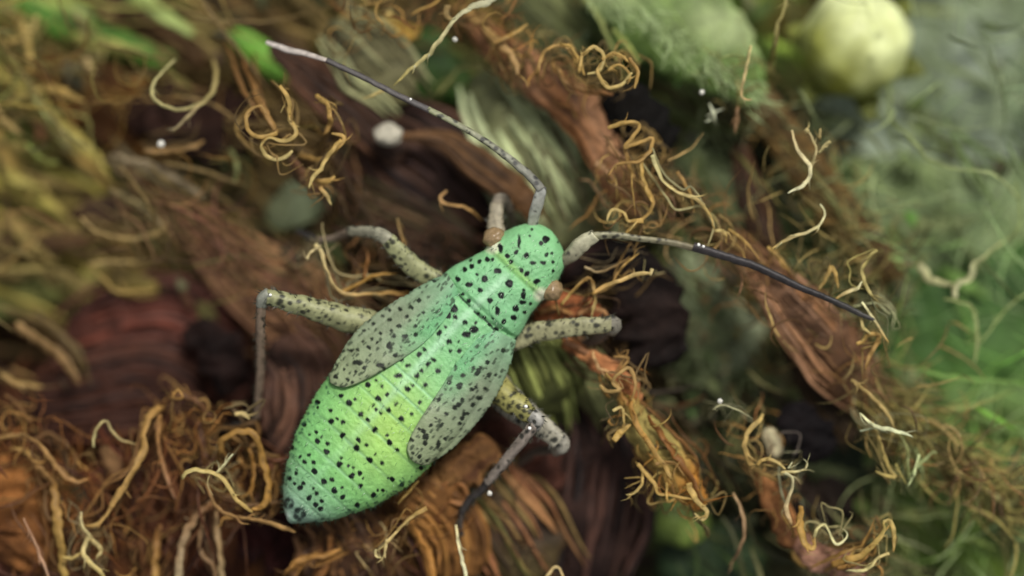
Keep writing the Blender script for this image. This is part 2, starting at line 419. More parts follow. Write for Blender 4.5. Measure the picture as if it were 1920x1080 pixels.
BIG = [
 # name, label, category, material, px path, width, height, ridge, furrow, patch, options
 ('narrow_leaf', 'narrow deep green leaf blade in the blurred upper corner', 'leaf', M_LEAF, [(30,5),(120,48),(230,88),(330,118)], [34,56,60,30], -4.2, (84,124,40), (70,106,34), None, dict(depth=0.3)),
 ('narrow_leaf', 'pale olive leaf blade lying above the deep green one', 'leaf', M_LEAF, [(-60,40),(60,12),(170,36),(240,80)], [60,50,46,24], -4.8, (165,185,100), (140,150,80), None, dict(depth=0.3)),
 ('narrow_leaf', 'slim pale green leaf tip among brown calyces', 'leaf', M_LEAF, [(230,-25),(300,22),(365,66)], [34,32,16], -3.6, (180,192,125), (140,150,85), None, dict(depth=0.5)),
 ('withered_calyx', 'brown ribbed calyx beside the slim pale green leaf tip', 'calyx', M_CALYX, [(150,-40),(260,35),(390,120)], [70,90,70], -4.6, (140,102,60), (70,46,26), None, dict(ribs=5, amp=.12)),
 ('withered_calyx', 'brown ribbed calyx above the bright green leaf tip', 'calyx', M_CALYX, [(370,-40),(470,40),(580,100)], [60,90,60], -4.4, (132,100,58), (72,55,30), None, dict(ribs=6, amp=.12)),
 ('leaf_tip', 'small glowing bright green leaf tip', 'leaf', M_LEAF, [(425,62),(480,92),(538,150)], [34,62,40], -3.6, (118,168,66), (96,136,50), None, dict(depth=0.5)),
 ('dry_bract', 'dark reddish brown bract next to the bright green leaf tip', 'bract', M_CALYX, [(505,85),(590,150),(680,225),(760,300)], [30,84,96,70], -2.6, (118,76,56), (62,38,28), None, dict(ribs=4, amp=.12, depth=.35)),
 ('withered_corolla', 'crumpled tan brown corolla under the open thread loop', 'corolla', M_PETAL, [(40,130),(140,165),(250,215),(340,300)], [90,140,130,90], -4.3, (160,110,55), (95,58,28), (80,48,25), dict(crumple=.35, depth=.4)),
 ('wilted_petal', 'dark purple wilted petal behind the open thread loop', 'petal', M_PETAL, [(225,205),(320,225),(420,235),(500,260)], [90,130,130,80], -3.7, (66,42,38), (42,28,26), (55,32,26), dict(crumple=.3, depth=.35)),
 ('narrow_leaf', 'broad yellowish olive leaf blurred at the edge', 'leaf', M_LEAF, [(-90,310),(60,335),(170,350),(290,380)], [120,130,100,40], -5.7, (138,132,76), (116,102,58), (134,116,74), dict(depth=.3, ribs=3, amp=.06)),
 ('narrow_leaf', 'small green leaf patch under the taupe threads', 'leaf', M_LEAF, [(-80,250),(20,260),(110,290)], [80,70,30], -5.2, (120,135,50), (95,110,40), None, dict(depth=.3)),
 ('dry_bract', 'dark brown bract edge over the yellowish leaf', 'bract', M_CALYX, [(130,400),(230,395),(310,430)], [50,70,40], -4.4, (84,56,36), (58,36,24), None, dict(depth=.4)),
 ('dry_bract', 'dark brown bract crossing the pale green patch', 'bract', M_CALYX, [(-60,480),(60,460),(170,450)], [60,60,30], -4.2, (98,66,36), (64,42,24), None, dict(depth=.4)),
 ('withered_calyx', 'pinkish tan calyx with coarse ribs under the hind leg', 'calyx', M_CALYX, [(335,390),(440,490),(560,580),(690,680)], [40,130,180,170], [-3.6,-3.3,-3.3,-3.6], (200,152,112), (92,60,48), (150,100,84), dict(ribs=9, amp=.07, depth=.45)),
 ('leaf_patch', 'pale yellow green leaf lobe at the edge', 'leaf', M_LEAF, [(-60,565),(50,548),(140,520)], [90,100,50], -5.2, (172,174,108), (146,140,80), None, dict(depth=.35)),
 ('leaf_patch', 'smaller yellow olive lobe touching the pale one', 'leaf', M_LEAF, [(120,575),(165,540),(180,490)], [40,64,30], -5.0, (160,152,88), (135,120,60), None, dict(depth=.4)),
 ('leaf_patch', 'olive rolled leaf piece above the maroon petal', 'leaf', M_LEAF, [(190,520),(240,532),(300,540)], [30,56,30], -3.5, (140,118,58), (100,78,40), None, dict(depth=.5)),
 ('leaf_patch', 'grey green blurred leaf above the hind knee', 'leaf', M_LEAF, [(500,420),(560,385),(620,345)], [50,90,50], -3.8, (140,148,122), (115,118,92), None, dict(depth=.4)),
 ('leaf_patch', 'deep olive leaf behind the golden curls', 'leaf', M_LEAF, [(350,330),(420,310),(480,290)], [60,90,60], -4.4, (80,80,32), (60,58,22), None, dict(depth=.4)),
 ('wilted_petal', 'crumpled maroon petal with a red centre', 'petal', M_PETAL, [(120,650),(220,625),(320,615),(420,660)], [130,200,200,130], -3.7, (106,62,56), (62,38,36), (116,56,44), dict(depth=.3, ribs=8)),
 ('wilted_petal', 'dark brown red petal below the maroon one', 'petal', M_PETAL, [(40,770),(160,745),(290,725),(380,760)], [120,170,170,100], -3.5, (96,56,44), (56,32,28), (84,46,36), dict(depth=.3, ribs=8)),
 ('wilted_petal', 'blackish petal fold beside the hind tibia', 'petal', M_PETAL, [(350,610),(410,660),(440,740)], [50,100,80], -2.9, (48,28,26), (30,18,18), None, dict(crumple=.3, depth=.35)),
 ('wilted_petal', 'maroon petal tucked behind the hind tibia and abdomen', 'petal', M_PETAL, [(510,640),(560,700),(560,790),(520,860)], [90,140,140,90], -2.2, (108,72,64), (62,42,38), (130,90,76), dict(depth=.35, ribs=7)),
 ('withered_corolla', 'smooth rounded orange brown corolla at the lower edge', 'corolla', M_PETAL, [(-60,880),(20,910),(60,990),(40,1080)], [120,170,150,110], -2.2, (150,96,54), (104,64,40), (126,78,46), dict(crumple=.18, depth=.6)),
 ('withered_corolla', 'reddish brown withered corolla under the tan arch', 'corolla', M_PETAL, [(330,770),(330,860),(310,950),(300,1060)], [90,160,150,120], -2.4, (118,68,44), (70,38,26), (98,56,36), dict(crumple=.35, depth=.4, ribs=5, amp=.06)),
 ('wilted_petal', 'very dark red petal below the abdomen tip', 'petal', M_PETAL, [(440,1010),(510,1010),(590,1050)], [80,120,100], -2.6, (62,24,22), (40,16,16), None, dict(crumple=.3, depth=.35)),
 ('withered_corolla', 'brown corolla flank in the lower corner', 'corolla', M_PETAL, [(190,960),(240,1030),(260,1110)], [80,130,130], -2.8, (110,66,40), (70,40,26), None, dict(crumple=.3, depth=.4)),
 ('withered_calyx', 'rusty pleated calyx below the abdomen', 'calyx', M_CALYX, [(600,960),(640,1010),(660,1110)], [130,190,220], [-1.6,-1.9,-2.2], (156,106,68), (66,40,28), (160,122,108), dict(ribs=10, amp=.10, depth=.45)),
 ('withered_corolla', 'orange papery corolla folded over the rusty pleats', 'corolla', M_PETAL, [(730,915),(800,940),(850,1000),(860,1090)], [70,120,130,110], [-1.2,-1.2,-1.5,-1.8], (170,118,66), (116,76,44), (144,94,54), dict(crumple=.28, depth=.4, ribs=5, amp=.08)),
 ('withered_calyx', 'brown calyx with pink and olive ribs below the middle leg', 'calyx', M_CALYX, [(800,840),(880,910),(950,990),(1010,1090)], [110,190,210,200], -2.0, (166,106,76), (52,32,26), (140,130,74), dict(ribs=11, amp=.10, depth=.45)),
 ('withered_corolla', 'brown rolled corolla between wing pad and tibia', 'corolla', M_PETAL, [(800,930),(860,880),(930,830)], [50,80,70], -1.25, (140,98,62), (90,56,40), None, dict(crumple=.25, depth=.45)),
 ('wilted_petal', 'large dark purple petal beyond the middle leg knee', 'petal', M_PETAL, [(1080,730),(1120,830),(1110,950),(1080,1100)], [130,220,230,190], -2.6, (70,46,44), (38,26,27), (92,58,50), dict(depth=.35, ribs=9)),
 ('wilted_petal', 'maroon petal shadowed under the wing pad', 'petal', M_PETAL, [(900,800),(980,850),(1040,930)], [80,120,100], -2.2, (98,58,50), (62,36,32), None, dict(crumple=.3, depth=.4)),
 ('green_calyx', 'fresh yellow green ribbed calyx under the front leg', 'calyx', M_CALYX, [(965,600),(995,670),(1025,735),(1045,800)], [70,130,150,110], [-1.3,-1.5,-1.9,-2.6], (184,190,116), (62,64,30), (128,128,76), dict(ribs=8, amp=.12, depth=.5, patch=.5)),
 ('green_calyx', 'olive grey ribbed calyx next to the fresh one', 'calyx', M_CALYX, [(1075,630),(1110,710),(1150,790)], [50,90,70], -2.2, (150,148,104), (80,76,44), None, dict(ribs=5, amp=.12, depth=.5)),
 ('withered_corolla', 'rust red corolla mouth beside the compound eye', 'corolla', M_PETAL, [(1000,600),(1060,585),(1130,590)], [40,64,40], -1.3, (180,108,74), (120,66,44), None, dict(crumple=.35, depth=.45)),
 ('wilted_petal', 'black purple hollow petal behind the forked threads', 'petal', M_PETAL, [(1150,450),(1200,560),(1240,690)], [90,150,120], -1.9, (34,24,24), (22,16,17), (44,30,29), dict(crumple=.25, depth=.35)),  # deep shade of the hollow, given as near-black petal colour
 ('wilted_petal', 'dark maroon petal under the antenna base', 'petal', M_PETAL, [(1050,520),(1110,490),(1180,470)], [60,90,60], -2.2, (62,36,34), (36,22,22), None, dict(crumple=.25, depth=.35)),
 ('withered_corolla', 'pinkish tan shrivelled corolla beside the front knee', 'corolla', M_PETAL, [(1055,635),(1105,670),(1160,705),(1200,760)], [24,34,44,40], [-1.2,-.9,-.8,-1.0], (206,138,98), (140,84,56), None, dict(crumple=.4, depth=.5)),
 ('dark_leaf', 'dark green shaded leaf behind the yellow stalk', 'leaf', M_LEAF, [(700,70),(790,120),(880,180)], [90,140,90], -5.0, (64,96,36), (45,72,24), None, dict(depth=.3)),
 ('dark_leaf', 'deep green leaf behind the pale calyx', 'leaf', M_LEAF, [(1060,320),(1110,390),(1130,450)], [60,100,60], -4.6, (66,98,28), (40,62,18), None, dict(depth=.3)),
 ('dark_leaf', 'dark green leaf under the looped golden threads', 'leaf', M_LEAF, [(1060,30),(1160,70),(1250,160)], [80,130,90], -5.0, (62,90,32), (40,62,20), None, dict(depth=.3)),
 ('green_calyx', 'pale grey green calyx with dark ribs above the head', 'calyx', M_CALYX, [(900,130),(950,220),(1020,330),(1090,460)], [130,200,210,150], [-3.2,-2.9,-2.8,-3.0], (218,222,188), (104,100,70), (184,188,146), dict(ribs=6, amp=.08, depth=.45, patch=.6)),
 ('withered_calyx', 'striped olive calyx crossed by the antenna', 'calyx', M_CALYX, [(620,40),(690,105),(770,190)], [90,150,110], -2.5, (190,186,146), (84,74,50), None, dict(ribs=8, amp=.10, depth=.45)),
 ('withered_corolla', 'tan withered corolla blurred above the striped calyx', 'corolla', M_PETAL, [(630,45),(700,50),(790,62)], [34,50,34], -2.6, (200,158,82), (130,100,55), (190,180,140), dict(crumple=.5, depth=.5)),
 ('wilted_petal', 'dark purple brown petal under the antenna', 'petal', M_PETAL, [(660,200),(750,260),(840,320),(930,410)], [90,180,190,120], -2.9, (78,50,48), (40,27,27), (98,64,46), dict(depth=.3, ribs=8)),
 ('dry_bract', 'orange brown rolled bract edge along the antenna', 'bract', M_CALYX, [(745,255),(830,262),(900,312),(980,372),(1005,415)], [14,34,62,64,40], [-2.0,-2.0,-1.9,-1.9,-2.1], (134,92,58), (84,56,36), None, dict(ribs=4, amp=.08, depth=.4)),
 ('wilted_petal', 'dark brown petal behind the middle leg', 'petal', M_PETAL, [(640,360),(720,400),(810,440),(880,470)], [90,130,140,90], -2.9, (112,78,60), (56,38,28), (74,66,34), dict(depth=.35, ribs=8)),
 ('withered_calyx', 'grey green leafy calyx beyond the olive one', 'calyx', M_CALYX, [(930,-40),(1010,30),(1100,110)], [70,110,70], -3.8, (146,148,104), (84,86,52), None, dict(ribs=6, amp=.12, depth=.45)),
 ('leaf_patch', 'green leaf patch below the golden tangle', 'leaf', M_LEAF, [(1200,960),(1250,970),(1330,1000)], [70,110,60], -3.0, (112,128,60), (80,95,40), None, dict(depth=.35)),
 ('leaf_patch', 'grey green woolly leaf between the stalks', 'leaf', M_LEAF, [(1260,470),(1320,580),(1400,690)], [100,170,160], -4.0, (140,148,116), (92,100,68), (170,172,148), dict(crumple=.35, depth=.3, fine=.4)),
 ('leaf_patch', 'shaded grey green leaf by the empty dark hollow', 'leaf', M_LEAF, [(1290,260),(1350,340),(1480,420)], [80,110,90], -4.6, (130,140,104), (84,92,62), None, dict(crumple=.3, depth=.3, fine=.3)),
 ('leaf_patch', 'mid green leaf beyond the brown stalk', 'leaf', M_LEAF, [(1440,420),(1520,480),(1580,560)], [70,110,60], -4.2, (108,122,66), (74,88,44), None, dict(crumple=.2, depth=.3, fine=.3)),
 ('wilted_petal', 'black hollow of a petal below the looped golden threads', 'petal', M_PETAL, [(1120,190),(1190,210),(1250,290)], [60,120,70], -1.8, (22,17,14), (16,12,10), None, dict(crumple=.2, depth=.3)),  # stands for the shadow between the pieces: a sheet coloured black
 ('wilted_petal', 'black purple petal at the mouth of the golden hook', 'petal', M_PETAL, [(1470,760),(1510,810),(1530,870)], [60,96,60], -1.8, (28,20,24), (20,14,18), None, dict(crumple=.2, depth=.3)),  # the hollow's shadow put into this petal's black colour
 ('wilted_petal', 'dark brown petal below the golden hook', 'petal', M_PETAL, [(1430,910),(1510,950),(1600,930)], [80,120,90], -2.8, (56,42,36), (36,26,24), None, dict(crumple=.3, depth=.3)),
 ('dry_stalk', 'straight brown stalk running down from the green leaf', 'stalk', M_CALYX, [(1330,100),(1420,190),(1490,280),(1570,390),(1690,520)], [40,70,76,80,60], -3.2, (136,100,56), (84,60,34), (118,96,56), dict(ribs=5, amp=.10, depth=.6)),
 ('dry_stalk', 'short rust dark stalk leading to the dark antenna', 'stalk', M_CALYX, [(1385,270),(1405,360),(1450,470)], [40,56,60], -3.0, (108,70,48), (60,40,26), None, dict(ribs=5, amp=.12, depth=.6)),
 ('withered_calyx', 'rust pink ribbed calyx under the dark antenna tip', 'calyx', M_CALYX, [(1365,435),(1440,520),(1510,600),(1580,685),(1640,750)], [34,70,120,140,90], [-2.2,-1.6,-1.4,-1.6,-2.2], (166,114,80), (84,54,36), (180,136,116), dict(ribs=10, amp=.08, depth=.5, patch=.5)),
 ('dry_stalk', 'brown ribbed stalk crossing the green leaf', 'stalk', M_CALYX, [(1590,700),(1670,790),(1770,870),(1860,920),(1980,980)], [70,90,80,70,60], -2.8, (146,114,66), (86,64,38), (120,106,58), dict(ribs=7, amp=.10, depth=.5)),
 ('dry_stalk', 'brown branch below the rust pink calyx', 'stalk', M_CALYX, [(1480,640),(1540,740),(1600,830)], [40,60,40], -2.4, (100,72,46), (60,44,28), None, dict(ribs=5, amp=.12, depth=.5)),
 ('green_leaf', 'bright green downy leaf with a pale fringe', 'leaf', M_LEAF, [(1090,-90),(1210,0),(1330,90),(1430,190)], [120,200,190,50], -2.8, (118,142,78), (100,122,64), (150,160,118), dict(depth=.2, crumple=.12, fine=.25)),
 ('green_leaf', 'grey green hairy leaf beyond the round bud', 'leaf', M_LEAF, [(1500,330),(1680,250),(1850,120),(2050,-60)], [200,380,420,400], -5.4, (146,156,130), (112,124,98), (156,164,154), dict(depth=.12, crumple=.12, fine=.3)),
 ('green_leaf', 'dull green hairy leaf under the cottony wisp', 'leaf', M_LEAF, [(1560,330),(1700,400),(1850,430),(2050,420)], [120,240,280,280], -5.0, (144,156,110), (112,126,82), (134,148,112), dict(depth=.12, crumple=.15, fine=.3)),
 ('green_leaf', 'vivid green leaf behind the forked hairs', 'leaf', M_LEAF, [(1640,700),(1760,640),(1900,600),(2060,560)], [120,260,300,300], -4.6, (78,112,52), (62,94,42), None, dict(depth=.12, fine=.1)),
 ('green_leaf', 'yellow green leaf above the pale thread loop', 'leaf', M_LEAF, [(1690,800),(1800,800),(1920,830),(2060,860)], [120,220,260,260], -4.4, (112,136,70), (90,116,56), (92,118,60), dict(depth=.15, crumple=.15, fine=.2)),
 ('green_leaf', 'olive green leaf in the lower corner', 'leaf', M_LEAF, [(1640,1020),(1760,980),(1900,1000),(2060,1040)], [140,200,240,260], -4.4, (112,134,50), (82,104,40), (104,110,56), dict(depth=.15, crumple=.2, fine=.25)),
 ('dark_leaf', 'dark blue green leaf near the lower thread curl', 'leaf', M_LEAF, [(1230,1060),(1330,1040),(1430,1060)], [80,130,120], -4.0, (66,86,54), (44,62,40), None, dict(depth=.3, fine=.2)),
 ('dark_leaf', 'dark green leaf in the gap beside the white thread', 'leaf', M_LEAF, [(1530,820),(1590,860),(1650,920)], [80,120,80], -4.4, (60,72,44), (40,50,30), None, dict(depth=.3, fine=.2)),
]
BIG.append(('withered_calyx', 'brown flower husk that the green bug rests on', 'calyx', M_CALYX, [(900,560),(800,680),(700,800),(640,900)], [110,150,150,110], -1.15, (120,84,56), (70,46,34), None, dict(ribs=6, amp=.1, depth=.45)))
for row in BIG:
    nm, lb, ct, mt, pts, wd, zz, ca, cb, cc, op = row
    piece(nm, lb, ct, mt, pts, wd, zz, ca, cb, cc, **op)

# ------------------------------------------------------------------ curled threads, by floret
GOLD, TAN, PALE, WHITE, RUST = (208,160,88), (186,134,76), (216,186,126), (232,222,192), (164,102,58)
def straw(c, k=.22):
    g = (c[0] + c[1] + c[2]) / 3
    return mixc(c, (g * 1.06, g * 1.02, g * .84), k)
def threads(name, label, cat, rows, part='curled_filament', extra=None, tuft=None):
    a = rows[0][0][0]
    root = empty(name, P(a[0], a[1], -1.8), label, cat)
    for r in rows:
        pts, wd, zz, c = r[:4]
        tip = straw(r[4]) if len(r) > 4 else None
        c = straw(c)
        wd = [v * .6 for v in wd] if isinstance(wd, list) else wd * .6
        mb = strand(pts, wd, zz, c, tip)
        pp = spline(pts, 6)                                  # frayed fibres splitting off the thread
        for _ in range(1 + len(pp) // 9):
            i = RNG.randrange(0, max(1, len(pp) - 2))
            x, y, t = pp[i]
            dx, dy = pp[i + 1][0] - x, pp[i + 1][1] - y
            a = math.atan2(dy, dx) + RNG.choice((-1, 1)) * RNG.uniform(.15, .7)
            L = RNG.uniform(10, 34); b = a + RNG.uniform(-1, 1)
            ww = interp(wd, t)
            zt = interp(zz, t)
            q = [(x, y), (x + math.cos(a) * L * .5, y + math.sin(a) * L * .5), (x + math.cos(a) * L * .5 + math.cos(b) * L * .5, y + math.sin(a) * L * .5 + math.sin(b) * L * .5)]
            mb.add(strand(q, [ww * .45, ww * .35, ww * .15], [zt, zt + RNG.uniform(-.15, .1), zt + RNG.uniform(-.3, .15)], c, tip, sides=5))
        mb.build(part, M_FIBRE, root)
    if tuft is None: tuft = 4 if cat == 'floret' else 0
    if tuft:
        tm = MB()                                            # dense felt of finer dead threads behind the curls
        for r in rows:
            for _ in range(tuft):
                jx, jy = RNG.uniform(-26, 26), RNG.uniform(-26, 26)
                q = [(a[0] + jx + RNG.uniform(-20, 20), a[1] + jy + RNG.uniform(-20, 20)) for a in r[0]]
                w0 = interp(r[1], .4) * RNG.uniform(.16, .5)
                dz = RNG.uniform(-1.3, .0)
                cc = dim(mixc(straw(r[3]), palette(q[0][0], q[0][1]), RNG.uniform(.1, .6)), RNG.uniform(.75, 1.1))
                zz = [v + dz for v in r[2]] if isinstance(r[2], list) else r[2] + dz
                tm.add(strand(q, [w0 * .5, w0, w0 * .8, w0 * .4], zz, cc, sides=6, step=7))
        tag(tm.build('frayed_tuft', M_FIBRE, root), kind='stuff')
    for (pn, mt, mb) in (extra or []):
        mb.build(pn, mt, root)
    return root

F = -0.25
threads('withered_floret', 'floret of tightly coiled golden threads beside the dark petal', 'floret', [
 ([(455,110),(480,175),(505,225),(520,250)], [14,26,22,16], [-2,-1.2,-.6,-.5], RUST, TAN),
 ([(520,250),(485,258),(463,238),(466,210),(488,198),(500,215)], [12,13,13,11], F, GOLD, TAN),
 ([(525,160),(541,190),(545,225),(556,250),(532,264),(503,260),(491,275),(503,296),(530,297),(548,282)], [12,16,14,15,13], F, GOLD, PALE),
 ([(592,180),(614,198),(619,228),(606,256)], [15,17,14], [-.5,-.3,-.6], GOLD, TAN),
 ([(560,290),(600,300),(640,270),(645,256),(622,250)], [18,18,14,12], [-1.4,-.6,-.3,-.3], TAN, GOLD),
 ([(640,262),(618,288),(603,315),(586,332),(581,352)], [14,16,14,12], F, GOLD, PALE),
 ([(583,336),(606,342),(628,330)], [16,20,14], -.5, TAN, GOLD),
 ([(600,350),(612,368),(622,384)], [14,14,9], -.4, TAN, PALE),
 ([(545,300),(570,330),(600,360)], [26,40,30], -1.2, (150,96,70)),
])
threads('dry_filament', 'open hook shaped pale thread loop over the purple petal', 'filament', [
 ([(328,112),(300,138),(285,165),(293,190),(320,203),(352,204),(385,188),(402,160),(404,130),(398,110)], [10,12,14,13,13,15,18,14], [-1.4,-1,-.9,-1,-1.2,-1.6,-2.2], (214,200,150), (180,150,95)),
 ([(372,198),(352,220),(330,240),(312,243)], [12,12,8,4], -1.0, (205,175,130), (170,150,130)),
])
threads('withered_floret', 'floret of looped golden threads beside the downy green leaf', 'floret', [
 ([(870,10),(915,60),(960,105),(972,140)], [30,34,24,16], [-1.6,-1.2,-.9,-.8], (176,128,72), (200,150,100)),
 ([(925,82),(958,66),(988,46)], [16,14,11], -.8, TAN, GOLD),
 ([(1008,140),(1018,100),(1048,84),(1072,98),(1084,130)], [10,12,13,11], -.5, TAN, GOLD),
 ([(1050,82),(1070,90),(1086,112),(1096,140)], 11, -.4, GOLD),
 ([(1084,138),(1092,104),(1114,88),(1132,106),(1124,134),(1102,138)], [10,12,12,11,10], F, GOLD, PALE),
 ([(1130,112),(1148,100),(1168,106),(1180,118)], [10,11,9], F, GOLD),
 ([(1128,118),(1122,140),(1140,164),(1166,158),(1186,136)], [11,12,12,10], F, GOLD, PALE),
 ([(1180,108),(1196,134),(1190,166)], [11,13,10], F, TAN, GOLD),
 ([(1140,132),(1160,122),(1182,140),(1176,158)], 9, -.3, GOLD),
 ([(1030,110),(1060,150),(1100,170),(1150,176)], [16,22,22,14], -.9, TAN, RUST),
 ([(930,100),(945,135),(960,155)], [14,12,9], -1.2, (150,110,60)),
 ([(985,95),(1000,120),(1010,160)], [16,14,12], -1.2, (140,100,55)),
], extra=[('calyx', M_CALYX, pod([(880,35),(960,110),(1050,175),(1110,240),(1150,330),(1190,410)], [40,70,84,84,64,40], [-2.4,-2,-1.8,-1.8,-1.8,-2.2], (150,96,60), (78,48,30), (170,120,92), ribs=8, amp=.09, depth=.45, crumple=.12))])
threads('withered_floret', 'floret of zigzag tan threads at the black petal hollow', 'floret', [
 ([(1140,240),(1170,230),(1198,234),(1186,258),(1170,278),(1198,268),(1222,260),(1218,284),(1196,302),(1160,308),(1140,330)], [12,12,13,12,12,11,8], F, GOLD, TAN),
 ([(1172,280),(1184,325),(1210,352),(1224,384),(1202,414),(1178,432),(1172,446)], [10,14,13,14,12,10], [-.4,-.5,-.5,-.3,-.3,-.4], TAN, GOLD),
 ([(1202,298),(1207,340),(1222,380)], [12,14,12], F, GOLD),
 ([(1205,412),(1180,414),(1168,398),(1150,393),(1140,404),(1138,418)], [18,14,11,9,7], F, GOLD, PALE),
 ([(1140,255),(1150,285),(1180,300)], [22,22,14], -.7, (200,140,104)),
 ([(1115,305),(1140,320),(1165,360)], [26,24,16], -1, (206,150,112), (150,96,64)),
 ([(1222,290),(1240,335),(1270,360),(1305,372),(1330,402),(1340,432)], [13,15,13,13,11,8], F, (226,208,160), GOLD),
 ([(1270,322),(1285,345),(1296,368),(1302,398)], [10,12,10,7], -.5, TAN, GOLD),
])
threads('dry_filament', 'smooth yellow stalk with a grey top meeting the antenna', 'filament', [
 ([(960,-40),(920,0),(880,16),(852,38),(832,66),(806,100),(770,130),(738,160)], [26,28,20,15,15,14,13,9], [-.6,-.4,-.2,-.2,-.2,-.2,-.3,-.4], (200,196,190), (216,190,118)),
 ([(720,170),(705,175),(684,186)], [9,9,6], -.9, PALE),
 ([(840,10),(838,30),(850,40)], [22,18,12], -.7, (190,150,100)),
])
threads('dry_filament', 'small tan hook on the dark petal behind the head', 'filament', [
 ([(838,358),(825,372),(840,384),(866,386),(892,402),(905,415)], [7,10,10,9,7], [-1.0,-1,-.9,-1,-1.4], (214,158,108), TAN),
 ([(745,410),(752,440),(762,470)], [8,9,12], -1, (190,150,100), TAN),
])
threads('withered_floret', 'floret of thin orange threads between the two spotted legs', 'floret', [
 ([(590,458),(600,470),(614,510),(636,546),(668,552),(720,549),(775,552)], [14,10,11,12,13,13], [-.6,-.5,-.5,-.6,-.8,-1,-1.2], (224,196,150), (206,142,66)),
 ([(576,488),(580,474),(602,460)], [8,11,9], -.5, (224,196,156)),
 ([(640,548),(680,528),(700,516),(745,512)], [12,12,10,9], -.8, (204,146,70)),
 ([(684,526),(686,500),(690,478),(680,462)], [14,16,14,12], -1.0, (168,104,52)),
])
threads('withered_floret', 'floret of forked orange threads beside the compound eye', 'floret', [
 ([(1052,572),(1075,545),(1102,522),(1114,530)], [10,12,11,9], -.4, GOLD, TAN),
 ([(1112,528),(1116,560),(1110,596)], [12,13,12], -.5, TAN, PALE),
 ([(1108,552),(1135,536),(1165,526),(1192,514),(1220,512)], [12,14,13,13,16], F, (206,150,80), (224,188,130)),
 ([(1150,530),(1160,508),(1182,486),(1198,476)], [11,11,9,8], -.4, TAN, GOLD),
 ([(1096,500),(1120,510),(1150,500),(1182,482)], [6,8,8,8], -.5, (206,172,140), TAN),
 ([(1085,592),(1105,580),(1130,584),(1145,602)], [14,14,16,10], -.8, (196,130,84)),
 ([(1222,504),(1220,516)], [14,14], F, (226,196,150)),
 ([(1010,588),(1040,575),(1075,590)], [16,18,14], -.9, (190,124,70)),
])
threads('withered_floret', 'floret of shrivelled tan crumbs beside the front knee', 'floret', [
 ([(1126,722),(1136,734),(1162,732),(1150,714),(1178,690),(1192,716),(1184,752)], [10,12,12,12,12,10], F, (206,160,100), TAN),
 ([(1060,640),(1100,664),(1132,690)], [18,22,18], -.8, (206,134,100)),
 ([(1160,700),(1180,672),(1150,668)], [10,12,10], -.5, TAN),
 ([(1110,660),(1122,688),(1150,700)], [12,16,14], -.5, (206,150,104)),
])
threads('withered_floret', 'long shrivelled golden corolla hanging beside the purple petal', 'floret', [
 ([(1150,770),(1165,764),(1170,790),(1166,802)], [9,11,11,8], F, PALE, GOLD),
 ([(1150,828),(1162,812),(1182,796)], [20,20,14], F, (214,166,92)),
 ([(1205,888),(1203,908),(1190,924),(1174,928)], [11,10,8,5], F, GOLD, PALE),
 ([(1195,870),(1225,905),(1235,925),(1262,930),(1300,938)], [12,13,12,10,8], F, GOLD),
 ([(1290,905),(1308,942),(1326,958),(1318,974),(1302,962)], [20,18,15,13,10], F, GOLD, PALE),
 ([(1180,740),(1192,790),(1230,850),(1262,900)], [16,20,18,14], -.3, (196,130,58), GOLD),
 ([(1215,780),(1250,830),(1290,890),(1318,950)], [14,22,24,16], -.4, (170,100,44), (150,90,42)),
 ([(1250,905),(1252,940),(1275,930)], [9,9,7], F, GOLD),
 ([(1135,700),(1160,730),(1178,762)], [12,14,14], -.4, GOLD, (190,120,60)),
 ([(1230,870),(1262,868),(1285,895)], [12,14,10], -.3, TAN),
], extra=[('corolla', M_PETAL, pod([(1165,730),(1200,800),(1245,860),(1290,915),(1318,960)], [24,56,76,66,30], [-.9,-.7,-.7,-.8,-1], (190,128,62), (140,88,42), (150,130,80), crumple=.35, depth=.4))])
threads('dry_filament', 'single curved pinkish brown thread standing below the golden corolla', 'filament', [
 ([(1374,924),(1390,955),(1396,995),(1384,1035),(1366,1064)], [8,14,14,12,7], [-.7,-.6,-.6,-.8,-1.2], (196,150,116), (160,116,92)),
])
threads('withered_floret', 'floret with a golden hook and fine white curl', 'floret', [
 ([(1336,768),(1352,760),(1378,766),(1412,786)], [5,6,6,6], [-.3,-.2,-.3,-.4], (200,190,160)),
 ([(1432,776),(1422,790),(1402,808),(1397,842),(1412,876),(1440,892),(1466,908)], [12,16,15,16,18,16,12], [-.5,-.3,-.3,-.4,-.5,-.7,-.9], (214,176,110), (200,146,84)),
 ([(1420,872),(1432,862),(1452,864),(1472,880)], [9,11,11,9], F, GOLD, PALE),
 ([(1464,886),(1488,884),(1508,880),(1514,868),(1506,860)], [8,9,8,6,4], F, PALE, WHITE),
 ([(1466,886),(1486,896),(1482,926),(1474,954),(1484,984)], [10,11,13,16,14], F, WHITE, (206,156,110)),
 ([(1478,878),(1486,866)], [6,5], F, WHITE),
 ([(1464,814),(1472,810),(1500,814),(1494,846),(1484,852)], [4,5,4,4], -1, (140,120,124)),
], extra=[('corolla', M_PETAL, pod([(1420,885),(1450,930),(1475,990),(1490,1030)], [30,48,50,40], -1.2, (164,108,70), (104,66,44), None, crumple=.3, depth=.45)),
          ('dry_flake', M_PETAL, pod([(1432,805),(1450,825),(1455,860)], [20,38,24], -1.4, (190,176,152), (150,130,110), None, crumple=.3, depth=.4))])
